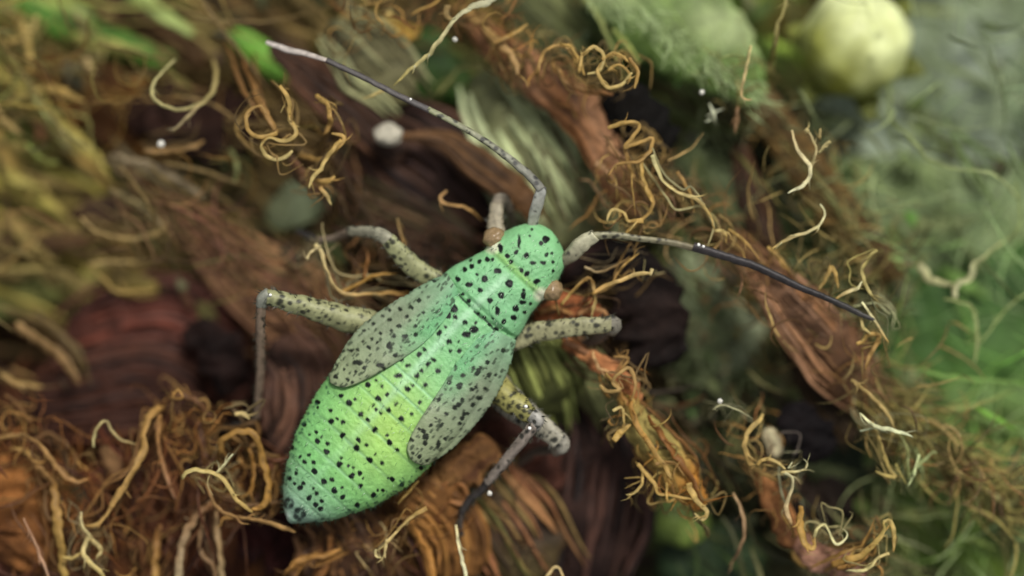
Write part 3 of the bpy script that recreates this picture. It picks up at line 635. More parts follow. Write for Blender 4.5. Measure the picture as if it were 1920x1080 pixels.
threads('withered_floret', 'floret with a wavy white thread and bent golden tube', 'floret', [
 ([(1500,948),(1500,985),(1510,1018),(1524,1030),(1528,1008)], [18,24,24,20,12], F, (206,146,66), GOLD),
 ([(1526,1008),(1534,990),(1548,984),(1558,1004),(1570,1022),(1586,1010),(1588,998),(1580,992)], [10,10,10,10,10,8,5,3], F, (226,206,150), WHITE),
 ([(1560,1056),(1605,1044),(1640,1020),(1658,996),(1656,980)], [22,24,22,16,12], [-.6,-.4,-.3,-.2,-.2], (200,140,66), (214,180,104)),
 ([(1656,978),(1668,976),(1676,1000),(1676,1036)], [12,13,13,9], F, (222,190,120), GOLD),
 ([(1668,1038),(1646,1044),(1634,1062),(1612,1070),(1586,1070)], [10,11,11,9,7], F, PALE, (226,210,160)),
 ([(1570,1066),(1600,1058),(1630,1036)], [16,18,14], -.4, (190,130,64)),
], extra=[('petal', M_PETAL, pod([(1490,1000),(1530,1048),(1590,1060),(1620,1090)], [40,60,56,40], -1.2, (190,140,124), (110,72,62), None, crumple=.3, depth=.45))])
threads('dry_filament', 'forked pale thread with two knobs beside the brown stalk', 'filament', [
 ([(1484,244),(1498,284),(1518,312),(1516,336),(1500,350),(1478,362)], [9,12,13,13,12,8], F, (222,190,146), (234,226,206)),
 ([(1520,314),(1530,286),(1524,262),(1514,246)], [11,10,9,14], -.3, (206,180,136)),
 ([(1532,290),(1548,274),(1560,266)], [12,18,24], -.3, (200,178,130)),
 ([(1508,246),(1516,244)], [20,18], -.3, (214,186,134)),
 ([(1536,262),(1538,240)], [10,12], -.4, (190,160,110)),
])
threads('dry_filament', 'slender white thread bowed over the green leaf', 'filament', [
 ([(1538,382),(1546,398),(1540,418),(1522,432),(1494,442),(1470,452),(1446,468)], [6,8,10,11,10,9,8], F, (226,216,186), (200,160,90)),
])
threads('dry_filament', 'pale tan thread leaning on the downy green leaf', 'filament', [
 ([(1408,86),(1402,120),(1392,160),(1390,180),(1402,188),(1410,186)], [9,12,13,12,10,8], -.5, (206,190,136), (200,160,120)),
 ([(1400,108),(1370,104),(1345,112)], [6,8,7], -1.0, (150,160,96)),
])
threads('dry_filament', 'pale tan thread hanging beside the round bud', 'filament', [
 ([(1474,-10),(1470,20),(1458,46),(1454,80),(1444,130),(1438,150)], [10,13,15,15,16,16], [-.8,-.9,-1,-1.2,-2.2,-2.6], (206,186,126), (170,150,84)),
])
threads('withered_floret', 'floret of golden threads crowded round the dark antenna tip', 'floret', [
 ([(1644,468),(1626,486),(1617,510),(1626,540),(1640,562)], [12,12,12,12,8], F, (190,166,100), (206,180,120)),
 ([(1568,560),(1588,548),(1608,540),(1618,528)], [8,11,13,10], F, GOLD, WHITE),
 ([(1536,544),(1556,508),(1562,500),(1572,540)], [10,14,15,9], -.4, (176,140,80), GOLD),
 ([(1616,566),(1640,600),(1654,624),(1666,642)], [8,9,9,8], -.2, WHITE, GOLD),
 ([(1606,646),(1632,626),(1650,630),(1640,652),(1628,672),(1622,694)], [12,15,15,15,14,10], -.4, GOLD, TAN),
 ([(1612,588),(1618,612),(1632,626)], [10,11,11], -.3, PALE),
 ([(1340,432),(1358,434),(1362,456)], [9,11,9], -.4, PALE, GOLD),
 ([(1366,430),(1390,446),(1412,470),(1424,488)], [9,10,9,7], -.5, GOLD, TAN),
 ([(1440,462),(1462,486),(1484,516)], [10,14,12], -.8, GOLD, TAN),
 ([(1600,575),(1640,568),(1670,590)], [7,8,6], -.6, (180,176,140)),
])
threads('dry_filament', 'cottony pale wisp caught on the green leaf hairs', 'filament', [
 ([(1722,500),(1745,525),(1790,535)], [30,26,14], -1.8, (196,188,150), (180,172,130)),
 ([(1790,560),(1792,535),(1822,520),(1826,498),(1860,468),(1892,444)], [18,26,26,18,11,7], [-1.6,-1.6,-1.6,-1.8,-2,-2.2], (206,198,168), (176,180,120)),
 ([(1770,560),(1815,572),(1828,592),(1832,640),(1828,682)], [7,10,12,12,10], -1.6, (160,170,108), (176,184,124)),
 ([(1838,644),(1866,606),(1892,574),(1940,540)], [5,6,7,6], -1.8, (170,182,116)),
 ([(1905,340),(1912,390),(1908,430),(1884,455)], [7,9,9,7], -1.8, (150,165,100)),
])
threads('dry_filament', 'long sinuous pale green hair below the round bud', 'filament', [
 ([(1664,150),(1668,190),(1672,225),(1704,256),(1740,296),(1790,316),(1848,322),(1880,340),(1910,376),(1912,400)], [14,12,9,10,12,10,9,10,8,6], [-2.8,-2.6,-2.2,-1.8,-1.6,-1.6,-1.4,-1.5,-1.8,-2], (150,165,100), (190,200,150)),
])
threads('withered_floret', 'floret of tan and white threads on the ribbed brown stalk', 'floret', [
 ([(1596,712),(1636,744),(1664,776),(1678,806)], [11,12,12,8], -.5, (196,156,96), (206,170,110)),
 ([(1612,774),(1636,796),(1664,804),(1700,814),(1712,820)], [6,10,14,12,6], F, WHITE, (226,226,206)),
 ([(1634,790),(1652,830),(1664,872),(1678,896),(1642,884)], [10,11,12,11,8], -.5, (206,170,104), (196,166,96)),
 ([(1686,812),(1702,846),(1702,880),(1708,908)], [9,13,12,8], -.6, (160,156,96), (150,156,100)),
 ([(1724,852),(1716,884),(1702,912)], [14,12,8], -.5, (200,206,160)),
 ([(1626,804),(1624,834),(1634,858)], [6,8,6], -.8, (190,150,86)),
 ([(1612,808),(1640,804),(1664,812)], [4,5,5], -.4, (196,200,180)),
 ([(1680,870),(1690,892),(1700,908)], [9,9,7], -.6, (180,160,90)),
])
threads('dry_filament', 'pale yellowish loop at the end of the ribbed brown stalk', 'filament', [
 ([(1806,860),(1838,896),(1852,918),(1880,940),(1906,938),(1908,922),(1900,912)], [10,10,12,13,14,12,8], -1.6, (180,158,96), (222,212,150)),
 ([(1860,930),(1878,980),(1886,1040),(1890,1100)], [22,18,14,14], -2.2, (130,120,66)),
 ([(1810,1010),(1836,1016),(1870,1030)], [12,14,8], -2.4, (170,190,100)),
])
threads('withered_floret', 'floret of thick tan arches beside the abdomen', 'floret', [
 ([(318,752),(290,772),(272,800),(267,845),(246,890),(214,940),(186,980),(156,988)], [20,24,26,24,22,20,17,12], [-1.4,-1.0,-.8,-.7,-.6,-.6,-.6,-.7], (196,138,74), (206,158,96)),
 ([(300,778),(296,820),(304,866),(318,912),(330,935)], [14,14,13,12,9], -1.0, (190,128,66), (190,128,100)),
 ([(300,760),(332,742),(364,750),(392,776),(418,800)], [14,17,17,17,14], [-1.2,-1,-1,-1.1,-1.4], (140,86,50), (120,74,50)),
 ([(398,940),(372,962),(346,1004),(336,1050),(334,1095)], [18,26,26,24,22], -1.0, (166,104,62), (196,166,140)),
 ([(300,985),(292,1040),(290,1095)], [22,24,26], -1.2, (156,96,52), (190,136,70)),
 ([(404,955),(408,1000),(414,1050),(416,1095)], [14,20,22,20], -1.1, (186,140,104), (176,140,104)),
 ([(372,790),(380,830),(390,860)], [16,22,14], -1.4, (130,80,62)),
])
threads('withered_floret', 'floret of pale branching threads touching the abdomen tip', 'floret', [
 ([(342,894),(362,882),(392,886),(412,892),(430,914),(446,940),(472,960)], [17,16,14,16,14,14,12], F, (228,200,136), (212,166,92)),
 ([(406,890),(420,872),(430,858),(438,850)], [12,10,9,7], F, (216,196,150), (206,200,180)),
 ([(414,852),(416,826),(440,812),(474,812),(486,840),(498,880),(504,918),(492,948),(470,956)], [16,20,24,22,20,22,22,20,14], [-.8,-.6,-.5,-.5,-.6,-.6,-.6,-.6,-.6], (180,126,62), (196,136,62)),
 ([(388,905),(396,932),(416,960),(450,970),(500,978),(554,998)], [11,13,14,14,15,12], -.5, (186,130,84), (206,150,90)),
 ([(468,840),(476,880),(470,920),(448,936)], [12,14,14,10], -.8, (176,116,50)),
 ([(440,778),(456,776),(468,786)], [10,16,12], -.6, (220,186,130)),
])
threads('withered_floret', 'floret of tangled pale curls beside the rounded orange corolla', 'floret', [
 ([(76,880),(98,904),(106,950),(110,1000),(118,1050),(126,1095)], [14,24,30,34,28,26], [-1.4,-1,-.8,-.8,-.9,-1], (176,116,62), (200,156,80)),
 ([(152,960),(154,985),(166,1004),(156,1036),(172,1058),(188,1072),(200,1095)], [8,14,18,16,16,15,14], -.5, (216,190,150), (222,190,120)),
 ([(156,990),(172,1012),(190,1030),(180,1052)], [11,14,14,11], -.6, (206,176,124)),
 ([(118,1046),(138,1046),(154,1034)], [12,14,11], -.6, (206,170,104)),
 ([(-20,826),(28,816),(58,822),(86,848),(116,886),(144,904),(166,896)], [12,15,15,16,17,16,14], [-1.2,-1,-.9,-.8,-.8,-.8,-.9], (186,136,84), (190,130,76)),
 ([(20,840),(50,846),(70,866)], [14,16,12], -1.2, (196,146,80)),
 ([(44,972),(62,1010),(84,1062),(96,1090)], [6,9,10,9], -.6, (206,150,130)),
 ([(10,740),(34,760),(60,800)], [10,12,10], -1.4, (150,96,50)),
 ([(70,872),(88,892),(102,910)], [18,20,16], -1.0, (186,130,76)),
])
threads('dry_filament', 'thin pale thread arched over the tan flake', 'filament', [
 ([(176,838),(176,818),(186,796),(198,790),(208,806),(226,824),(256,834)], [8,10,11,11,10,10,8], -.7, (196,176,128), (180,144,96)),
], extra=[('dry_flake', M_PETAL, pod([(192,835),(210,862),(222,895)], [26,40,20], -1.9, (150,110,80), (116,80,58), None, crumple=.2, depth=.35))])
threads('withered_floret', 'floret of orange threads spilling from the rusty pleats', 'floret', [
 ([(800,952),(775,968),(748,992),(726,1016),(708,1034)], [16,12,11,11,12], F, (196,146,80), (226,196,140)),
 ([(726,1012),(722,1030),(722,1046)], [10,10,7], F, (220,190,140)),
 ([(706,1030),(704,1042),(714,1046)], [8,9,7], F, (226,200,150)),
 ([(784,900),(766,922),(746,944)], [8,9,8], -.5, (190,146,76)),
 ([(770,975),(788,1010),(806,1045),(816,1095)], [14,20,20,20], -.9, (206,132,60)),
 ([(535,1070),(570,1048),(610,1040),(640,1030)], [16,20,20,14], -.9, (196,130,62)),
 ([(620,1000),(615,1050),(590,1095)], [18,22,24], -1.1, (160,96,48)),
 ([(825,915),(850,905),(875,920),(868,945),(840,940)], [20,22,22,18,16], -1.0, (190,118,70)),
])
threads('dry_filament', 'straight white thread below the tarsus', 'filament', [
 ([(855,985),(860,1020),(868,1055),(876,1095)], [7,10,12,13], -.4, (226,206,170), (238,230,214)),
])
threads('dry_filament', 'short pale curl at the lower edge beside the purple petal', 'filament', [
 ([(1024,1082),(1036,1066),(1050,1066),(1056,1080),(1060,1095)], [10,12,11,10,9], -.5, (222,186,140)),
])
threads('withered_floret', 'floret of blurred fawn threads over the yellowish leaf', 'floret', [
 ([(152,408),(178,432),(220,446),(268,444),(304,432),(312,410)], [9,12,15,16,18,18], -2.2, (206,166,110), (176,140,90)),
 ([(205,355),(256,382),(292,412),(310,440)], [16,20,22,18], -2.4, (166,140,104)),
 ([(-10,520),(80,438),(150,432)], [16,20,14], -3, (166,128,72)),
 ([(165,495),(205,490),(250,492),(292,488)], [12,14,16,14], -2.6, (186,150,96)),
 ([(172,500),(200,530),(225,548),(290,545)], [10,14,14,12], -2.6, (190,150,84)),
 ([(30,610),(90,650),(130,690),(150,720)], [26,36,36,22], -2.6, (186,138,92), (160,116,76)),
 ([(0,700),(40,720),(80,725)], [16,20,16], -2.2, (196,150,92)),
])
threads('withered_floret', 'floret of blurred straw threads in the upper corner', 'floret', [
 ([(30,40),(45,62),(52,95),(58,132)], [26,32,26,20], -2.9, (214,176,104), (220,176,96)),
 ([(70,30),(62,50),(45,70)], [14,16,16], -2.9, (206,176,110)),
 ([(-10,70),(20,78),(40,70)], [16,22,18], -3, (206,166,96)),
 ([(0,205),(40,180),(80,168),(110,172)], [12,18,22,16], -2.6, (176,160,84), (206,166,90)),
 ([(-10,195),(10,230),(40,252)], [16,22,16], -2.6, (206,166,106)),
 ([(60,180),(90,220),(130,252),(170,282)], [10,13,12,10], -2.4, (176,180,110), (160,140,100)),
 ([(35,135),(20,170),(-10,190)], [10,14,14], -2.6, (176,176,96)),
 ([(90,160),(130,180),(160,190)], [22,26,18], -2.6, (200,156,84)),
 ([(160,110),(170,125),(172,140)], [24,26,18], -2.9, (200,166,120)),
 ([(50,270),(80,300),(110,306)], [12,14,10], -2.8, (176,184,96)),
 ([(270,282),(300,284),(345,280),(382,266)], [14,20,18,16], -1.9, (176,128,80)),
 ([(210,290),(240,300),(300,320),(380,370)], [22,26,26,20], -2.5, (166,140,118)),
 ([(430,280),(445,310),(440,345)], [12,14,12], -2.2, (170,170,110)),
 ([(345,395),(360,404)], [12,14], -2, (210,170,110)),
])
threads('withered_floret', 'floret of olive threads around the dark green leaf gap', 'floret', [
 ([(820,175),(845,148),(862,130),(900,124)], [8,12,14,16], -2.6, (166,160,96)),
 ([(890,124),(910,130),(925,140)], [16,18,12], -2.4, (196,184,130)),
 ([(975,100),(1000,70),(1040,60)], [14,14,12], -2.2, (150,130,76)),
 ([(690,40),(705,64),(735,60)], [16,20,18], -2.4, (190,180,140)),
 ([(1000,250),(1030,330),(1062,420)], [10,12,12], -2.0, (96,78,48)),
 ([(1030,215),(1070,300),(1100,390)], [10,12,12], -2.2, (90,74,46)),
])
def dot(x, y, z, r, label, name='dust_glint_grain', c=(240, 238, 228)):
    m = ball(x, y, z, r / 100, r / 100, r / 100, lambda d: lin(c), 14, 8, .3, x)
    tag(m.build(name, M_FIBRE), label, 'seed' if name == 'pale_seed' else 'grain')
m = ball(728, 252, -1.9, .27, .23, .22, lambda d: lin((196, 190, 170)), 30, 18, .15, 4)
tag(m.build('pale_seed', M_PETAL), 'pale cream seed lodged at the rim of the dark petal', 'seed')
dot(302, 270, -1.2, 7, 'tiny white grain below the open thread loop')
dot(853, 74, -.6, 5, 'tiny white grain beside the smooth yellow stalk')
dot(1316, 173, -.8, 5, 'tiny white grain over the dark hollow by the brown stalk')
dot(1350, 752, -.3, 5, 'tiny white grain above the fine white curl')
dot(918, 925, -.3, 5, 'tiny white glint modelled as a grain beside the tarsus')  # bright glint modelled as a small white ball
threads('dry_filament', 'tuft of white fluff over the dark hollow by the brown stalk', 'filament', [
 ([(1330,194),(1338,212),(1342,228)], [4,9,4], -1.2, (226,224,216)),
 ([(1326,218),(1340,210),(1358,204)], [3,7,3], -1.2, (214,212,206)),
 ([(1324,228),(1336,222)], [5,4], -1.2, (206,206,200)),
])
threads('dry_filament', 'small brown splinter under the white fluff', 'filament', [
 ([(1384,200),(1380,226),(1378,250)], [8,14,7], -1.0, (164,116,84)),
])

# round bud
def bud():
    root = empty('flower_bud', P(1605, 88, -4.1), 'round pale green bud shining among the leaves', 'bud')
    def cf(d):
        c = mixc(lin((140, 144, 58)), lin((220, 228, 168)), 0.55 + 0.45 * d.y + 0.3 * d.x + .5 * nz(d.x * 2, d.y * 2, 5))
        for (ax, ay) in ((0.30, 0.06), (0.13, -0.38)):
            k = math.exp(-((d.x - ax) ** 2 + (d.y - ay) ** 2) / 0.006) if d.z > 0 else 0
            c = mixc(c, lin((96, 104, 50)), 0.6 * k)
        return c
    ball(1605, 82, -3.1, 1.1, 1.08, 1.0, cf, 72, 48, .08, 9).build('bud_body', M_BUD, root)
    for k in range(6):
        a = k * math.pi / 3 + .3
        p = [(1605 + math.cos(a) * r, 95 + math.sin(a) * r) for r in (40, 85, 118, 138)]
        pod(p, [60, 70, 50, 14], [-4.1, -3.8, -3.4, -3.3], (124, 126, 54), (94, 98, 40), None, depth=.25).build('sepal', M_LEAF, root)
bud()

# smooth hollows and faces that the loose shreds leave free: (x, y, half width, half height)
OPEN = [(230,640,190,75),(400,660,60,90),(520,720,70,110),(1090,930,105,150),(1000,300,100,130),(1605,85,135,130),(1010,730,80,110),
        (1190,225,80,62),(1215,590,58,105),(1508,815,42,60),(1800,610,110,90),(800,330,110,75),(730,130,80,55),(330,240,80,45),(840,130,60,50),
        (500,1015,70,45),(560,385,60,45),(80,340,120,55),(70,550,110,40),(1560,870,50,60)]
def is_open(pts):
    for (x, y) in (pts[0], pts[len(pts) // 2], pts[-1]):
        for (cx, cy, a, b) in OPEN:
            if ((x - cx) / a) ** 2 + ((y - cy) / b) ** 2 < 1: return True
    return False
# ------------------------------------------------------------------ uncountable litter, leaf hairs
def litter(n, zlo, zhi, wlo, whi, seed, gain, x0=-500, x1=2420, y0=-420, y1=1500):
    r = random.Random(seed)
    m = MB()
    for _ in range(n):
        x, y = r.uniform(x0, x1), r.uniform(y0, y1)
        a = 0.75 + 0.5 * nz(x / 260, y / 260, 8) + r.uniform(-.4, .4)
        if x < 620 and y > 640: a = 1.6 + r.uniform(-.9, .9)
        L = r.uniform(60, 230)
        pts = [(x, y)]
        turn = r.uniform(-.2, .2)
        if x < 620 and y < 640: a -= .2; L *= 1.4; turn *= .4
        for k in range(4):
            a += turn + r.uniform(-.18, .18)
            pts.append((pts[-1][0] + math.cos(a) * L / 4, pts[-1][1] + math.sin(a) * L / 4))
        if zhi > -3 and is_open(pts): continue
        g = gain * r.uniform(.65, 1.5) * (1.15 if x < 520 and y < 560 else 1)
        c = tuple(min(250, v * g) for v in palette(x + r.uniform(-50, 50), y + r.uniform(-50, 50)))
        if x > 1450: c = mixc(c, (140, 146, 112), r.uniform(.35, .8))
        if x < 560 and y < 620: c = mixc(c, (150, 122, 84), r.uniform(.35, .85))
        wd = r.uniform(wlo, whi)
        z = r.uniform(zlo, zhi)
        m.add(strand(pts, [wd * .5, wd, wd * .8, wd * .4], [z, z + r.uniform(-.4, .5), z + r.uniform(-.5, .5)], c, sides=6, step=14, seed=r.uniform(0, 999)))
    return m
tag(litter(1900, -6.4, -3.8, 8, 34, 5, 1.15).build('plant_litter', M_CALYX), 'tangle of old stems and shreds deep between the flower heads', 'litter', None, 'stuff')
tag(litter(900, -3.8, -1.8, 4, 13, 6, 1.25).build('fine_shreds', M_FIBRE), 'loose fine shreds caught between the florets', 'litter', None, 'stuff')

def flakes(n, seed, gain, zlo, zhi, lo, hi, box=(-400, 2320, -300, 1400)):
    r = random.Random(seed)
    m = MB()
    for _ in range(n):
        x, y = r.uniform(box[0], box[1]), r.uniform(box[2], box[3])
        a = r.uniform(.3, 1.4) if r.random() < .7 else r.uniform(0, 6.28)
        L, W = r.uniform(lo, hi), r.uniform(lo, hi) * .5
        if is_open([(x, y)]): continue
        z = r.uniform(zlo, zhi)
        c = tuple(min(225, v * gain * r.uniform(.7, 1.4)) for v in palette(x + r.uniform(-70, 70), y + r.uniform(-70, 70)))
        g_ = (c[0] + c[1] + c[2]) / 3
        c = mixc(c, (g_ * 1.05, g_ * 1.03, g_ * .86), r.uniform(.45, .9))
        q = [(x, y), (x + math.cos(a) * L * .5, y + math.sin(a) * L * .5), (x + math.cos(a + .3) * L, y + math.sin(a + .3) * L)]
        p = pod(q, [W * .6, W, W * .5], [z, z + r.uniform(-.2, .3), z + r.uniform(-.3, .3)], c, dim(c, .7), None, crumple=.3, depth=.4, step=16, seed=r.uniform(0, 999))
        m.add(p)
    return m
tag(flakes(420, 12, 1.35, -5.2, -2.8, 26, 80).build('dry_flakes', M_PETAL), 'scattered pale flakes of dead petals and leaf bits', 'litter', None, 'stuff')
tag(flakes(420, 13, 1.6, -4.4, -3.0, 16, 52, (1180, 1720, 380, 1000)).build('woolly_flakes', M_PETAL), 'pale grey woolly specks on the shaded leaf between the stalks', 'litter', None, 'stuff')

def hairs():
    r = random.Random(3)
    m = MB()
    def one(x, y, a, L, wd, z, c):
        pts = [(x, y)]
        turn = r.uniform(-.3, .3)
        for k in range(4):
            a += turn + r.uniform(-.2, .2)
            pts.append((pts[-1][0] + math.cos(a) * L / 4, pts[-1][1] + math.sin(a) * L / 4))
        if is_open(pts) and r.random() < .8: return
        m.add(strand(pts, [wd, wd * .9, wd * .7, wd * .4], [z, z + r.uniform(0, .5), z + r.uniform(0, .7)], c, sides=5, step=12, seed=r.uniform(0, 999)))
    for _ in range(620):
        x = r.uniform(1450, 2150); y = r.uniform(-100, 1180)
        if r.random() > min(1, (x - 1400) / 330): continue
        p = palette(x, y)
        g = r.uniform(1.2, 1.9)
        one(x, y, r.uniform(0, 6.28), r.uniform(50, 190), r.uniform(2.5, 6), r.uniform(-4.4, -2.0), mixc(tuple(min(215, v * g + 8) for v in p), (196, 200, 172), r.uniform(.25, .8)))
    for _ in range(150):
        t = r.random()
        x, y = 1130 + 290 * t + r.uniform(-30, 20), -10 + 190 * t + r.uniform(-26, 26)
        one(x, y, r.uniform(.2, 1.3), r.uniform(20, 60), r.uniform(3, 6), r.uniform(-2.4, -1.8), (190, 202, 160))
    for _ in range(150):                                   # felt along the brown stalk and calyx mouth
        t = r.random()
        x, y = 1480 + 260 * t + r.uniform(-70, 110), 380 + 380 * t + r.uniform(-90, 90)
        one(x, y, r.uniform(0, 6.28), r.uniform(30, 110), r.uniform(2, 5), r.uniform(-2.8, -1.0), dim((190, 164, 110), r.uniform(.6, 1.1)))
    for _ in range(200):
        t = r.random()
        x, y = 1620 + 330 * t + r.uniform(-50, 50), 730 + 240 * t + r.uniform(-60, 60)
        one(x, y, .6 + r.uniform(-.8, .8), r.uniform(50, 150), r.uniform(3, 7), r.uniform(-2.6, -1.4), dim((184, 166, 104), r.uniform(.6, 1.1)))
    for _ in range(160):
        x, y = r.uniform(1260, 1560), r.uniform(200, 760)
        one(x, y, r.uniform(0, 6.28), r.uniform(30, 90), r.uniform(3, 7), r.uniform(-4, -3), (130, 138, 104))
    return m
BANDS = [  # path, half width, count, colours, heights, length, spread of direction
 ([(620,40),(760,60),(900,60),(1040,150),(1130,260),(1200,400)], 55, 420, [(196,148,84),(150,98,58),(206,170,110)], (-2.4, -.7), (30, 110), .8),
 ([(1200,330),(1330,430),(1450,540),(1570,660),(1680,790),(1790,870),(1940,960)], 52, 560, [(176,128,80),(140,98,62),(206,176,120),(176,130,104)], (-2.6, -.7), (30, 120), .55),
 ([(1330,110),(1430,200),(1510,300),(1600,430),(1690,520)], 46, 260, [(150,116,70),(120,96,56),(176,156,100)], (-3.4, -1.6), (30, 110), .6),
 ([(-40,90),(120,150),(280,210),(420,250),(560,330),(640,390)], 70, 380, [(176,134,72),(140,98,56),(160,146,84)], (-3.8, -1.6), (50, 150), .5),
 ([(-40,330),(140,350),(300,400),(460,490),(600,590),(700,680)], 75, 420, [(168,126,88),(140,98,76),(150,136,80)], (-3.6, -1.8), (60, 180), .35),
 ([(330,380),(440,470),(560,560),(660,650)], 60, 220, [(186,136,98),(150,100,84)], (-3.0, -1.8), (60, 170), .25),
 ([(640,330),(720,390),(800,420),(880,440)], 60, 160, [(120,80,60),(96,62,52)], (-2.6, -1.8), (40, 110), .4),
 ([(1150,700),(1190,790),(1250,870),(1320,960)], 34, 200, [(206,150,80),(170,112,56),(206,176,110)], (-1.6, -.4), (24, 80), .7),
 ([(1400,790),(1440,880),(1480,960),(1530,1040),(1640,1030)], 34, 200, [(196,146,86),(160,110,74),(206,176,124)], (-2.0, -.6), (24, 80), .8),
 ([(560,960),(620,1010),(700,1000),(800,960),(860,1010)], 60, 260, [(176,116,62),(140,86,52),(196,150,90)], (-2.2, -.9), (30, 110), .9),
 ([(0,800),(110,880),(200,960),(260,1080)], 80, 260, [(176,112,60),(130,76,44),(196,150,92)], (-2.2, -.8), (40, 130), .8),
 ([(300,760),(380,830),(450,900),(480,1000)], 70, 260, [(176,116,62),(130,80,46),(196,150,92)], (-2.2, -.8), (30, 110), .9),
 ([(870,850),(930,920),(990,1000),(1020,1080)], 70, 180, [(150,98,72),(120,76,56),(150,130,76)], (-2.2, -1.3), (50, 140), .25),
]
def band_hairs():
    r = random.Random(23)
    m = MB()
    for path, hw, n, cols, zr, lr, sp in BANDS:
        pp = spline(path, 8)
        for _ in range(int(n * .62)):
            i = r.randrange(0, len(pp) - 1)
            x, y, _t = pp[i]
            d = math.atan2(pp[i + 1][1] - y, pp[i + 1][0] - x)
            off = r.gauss(0, .6) * hw
            x, y = x - math.sin(d) * off, y + math.cos(d) * off
            a = d + r.gauss(0, sp) + (math.pi if r.random() < .5 else 0)
            L = r.uniform(*lr); turn = r.gauss(0, sp * .6)
            pts = [(x, y)]
            for k in range(5):
                a += turn + r.gauss(0, sp * .5)
                pts.append((pts[-1][0] + math.cos(a) * L / 5, pts[-1][1] + math.sin(a) * L / 5))
            if is_open(pts): continue
            z = r.uniform(*zr); wd = r.uniform(2, 5.5)
            c = dim(mixc(r.choice(cols), r.choice(cols), r.random()), r.uniform(.65, 1.12))
            m.add(strand(pts, [wd * .6, wd, wd * .8, wd * .3], [z, z + r.uniform(-.3, .3), z + r.uniform(-.4, .4)], c, sides=5, step=9, seed=r.uniform(0, 999)))
    return m
tag(band_hairs().build('frizzy_hairs', M_FIBRE), 'frizzy tan and rust hairs matted along the withered flower rows', 'hairs', None, 'stuff')

def roots():
    r = random.Random(17)
    m = MB()
    for _ in range(230):
        x, y = r.uniform(-120, 900), r.uniform(700, 1180)
        if x > 560 and y < 960 or (x < 480 and y < 800): continue
        a = 1.5 + r.uniform(-.8, .8) - (x - 300) / 900
        L = r.uniform(80, 220); turn = r.uniform(-.5, .5)
        pts = [(x, y)]
        for k in range(4):
            a += turn + r.uniform(-.3, .3)
            pts.append((pts[-1][0] + math.cos(a) * L / 4, pts[-1][1] + math.sin(a) * L / 4))
        if is_open(pts): continue
        wd = r.uniform(3, 10); z = r.uniform(-2.6, -1.0)
        c = dim(mixc((170, 106, 60), (92, 48, 38), r.random()), r.uniform(.6, 1.05))
        m.add(strand(pts, [wd * .6, wd, wd * .9, wd * .4], [z, z + r.uniform(-.3, .4), z + r.uniform(-.5, .3)], c, sides=7, step=9, seed=r.uniform(0, 999)))
    return m
tag(roots().build('withered_tangle', M_FIBRE), 'tangle of rusty brown dead threads around the abdomen', 'litter', None, 'stuff')
tag(hairs().build('leaf_hairs', M_FIBRE), 'pale wispy hairs covering the green leaves', 'hairs', None, 'stuff')

# ------------------------------------------------------------------ the insect
AX = np.array([1040.0, 440.0])
DU = np.array([-495.0, 540.0]); DU /= np.linalg.norm(DU)
DN = np.array([DU[1] * -1, DU[0]])                       # towards the insect's own left side
def px2uv(x, y):
    r = np.array([x, y]) - AX
    return float(r @ DU), float(r @ DN)
def uv2px(u, v):
    q = AX + DU * u + DN * v
    return float(q[0]), float(q[1])

LEFT = [(-1,14),(2,28),(7,38),(16,50),(35,63),(60,74),(84,80),(98,80),(112,77),(122,82),(140,88),(170,100),(193,104),(215,104),(285,120),(400,134),(470,134),(498,132),(547,123),(601,107),(657,80),(700,50),(722,28),(734,6)]
RIGHT = [(-1,6),(2,-10),(7,-24),(16,-42),(34,-55),(60,-63),(84,-69),(98,-69),(112,-65),(122,-67),(140,-67),(170,-76),(196,-80),(215,-80),(285,-104),(400,-121),(486,-121),(539,-115),(606,-94),(678,-54),(716,-20),(734,0)]
HTOP = [(-1,.05),(6,.2),(20,.36),(50,.52),(85,.58),(104,.57),(112,.56),(125,.58),(160,.62),(190,.63),(197,.56),(230,.62),(300,.66),(420,.74),(520,.74),(600,.64),(660,.5),(705,.34),(728,.16),(734,.05)]
def table(tab, u):
    a = np.array(tab, float)
    return np.interp(u, a[:, 0], a[:, 1])
def smooth_table(tab):
    us = np.linspace(-1, 734, 900)
    v = table(tab, us)
    k = np.ones(13) / 13
    core = np.convolve(np.pad(v, 6, mode='edge'), k, 'valid')
    core[:14] = v[:14]; core[-10:] = v[-10:]
    return us, core
UL, VL = smooth_table(LEFT)
UR, VR = smooth_table(RIGHT)
SEG = [382, 414, 456, 500, 548, 598, 644, 688]
def seg_step(u):
    """each abdominal plate rises slightly then drops at its hind edge"""
    h = np.zeros_like(u)
    for a, b in zip([330] + SEG, SEG + [740]):
        t = (u - a) / (b - a)
        h += np.where((t >= 0) & (t < 1), 0.03 * np.minimum(t / .9, (1 - t) / .1), 0)
    return h
ZB = -0.30                                                # height of the body's widest line
def body_top(u, v):
    u = np.asarray(u, float); v = np.asarray(v, float)
    vl, vr = np.interp(u, UL, VL), np.interp(u, UR, VR)
    vc, hw = (vl + vr) / 2, np.maximum((vl - vr) / 2, 1)
    t = np.clip((v - vc) / hw, -1, 1)
    return ZB + .8 * table(HTOP, u) * (1 - np.abs(t) ** 3) ** 0.6, t

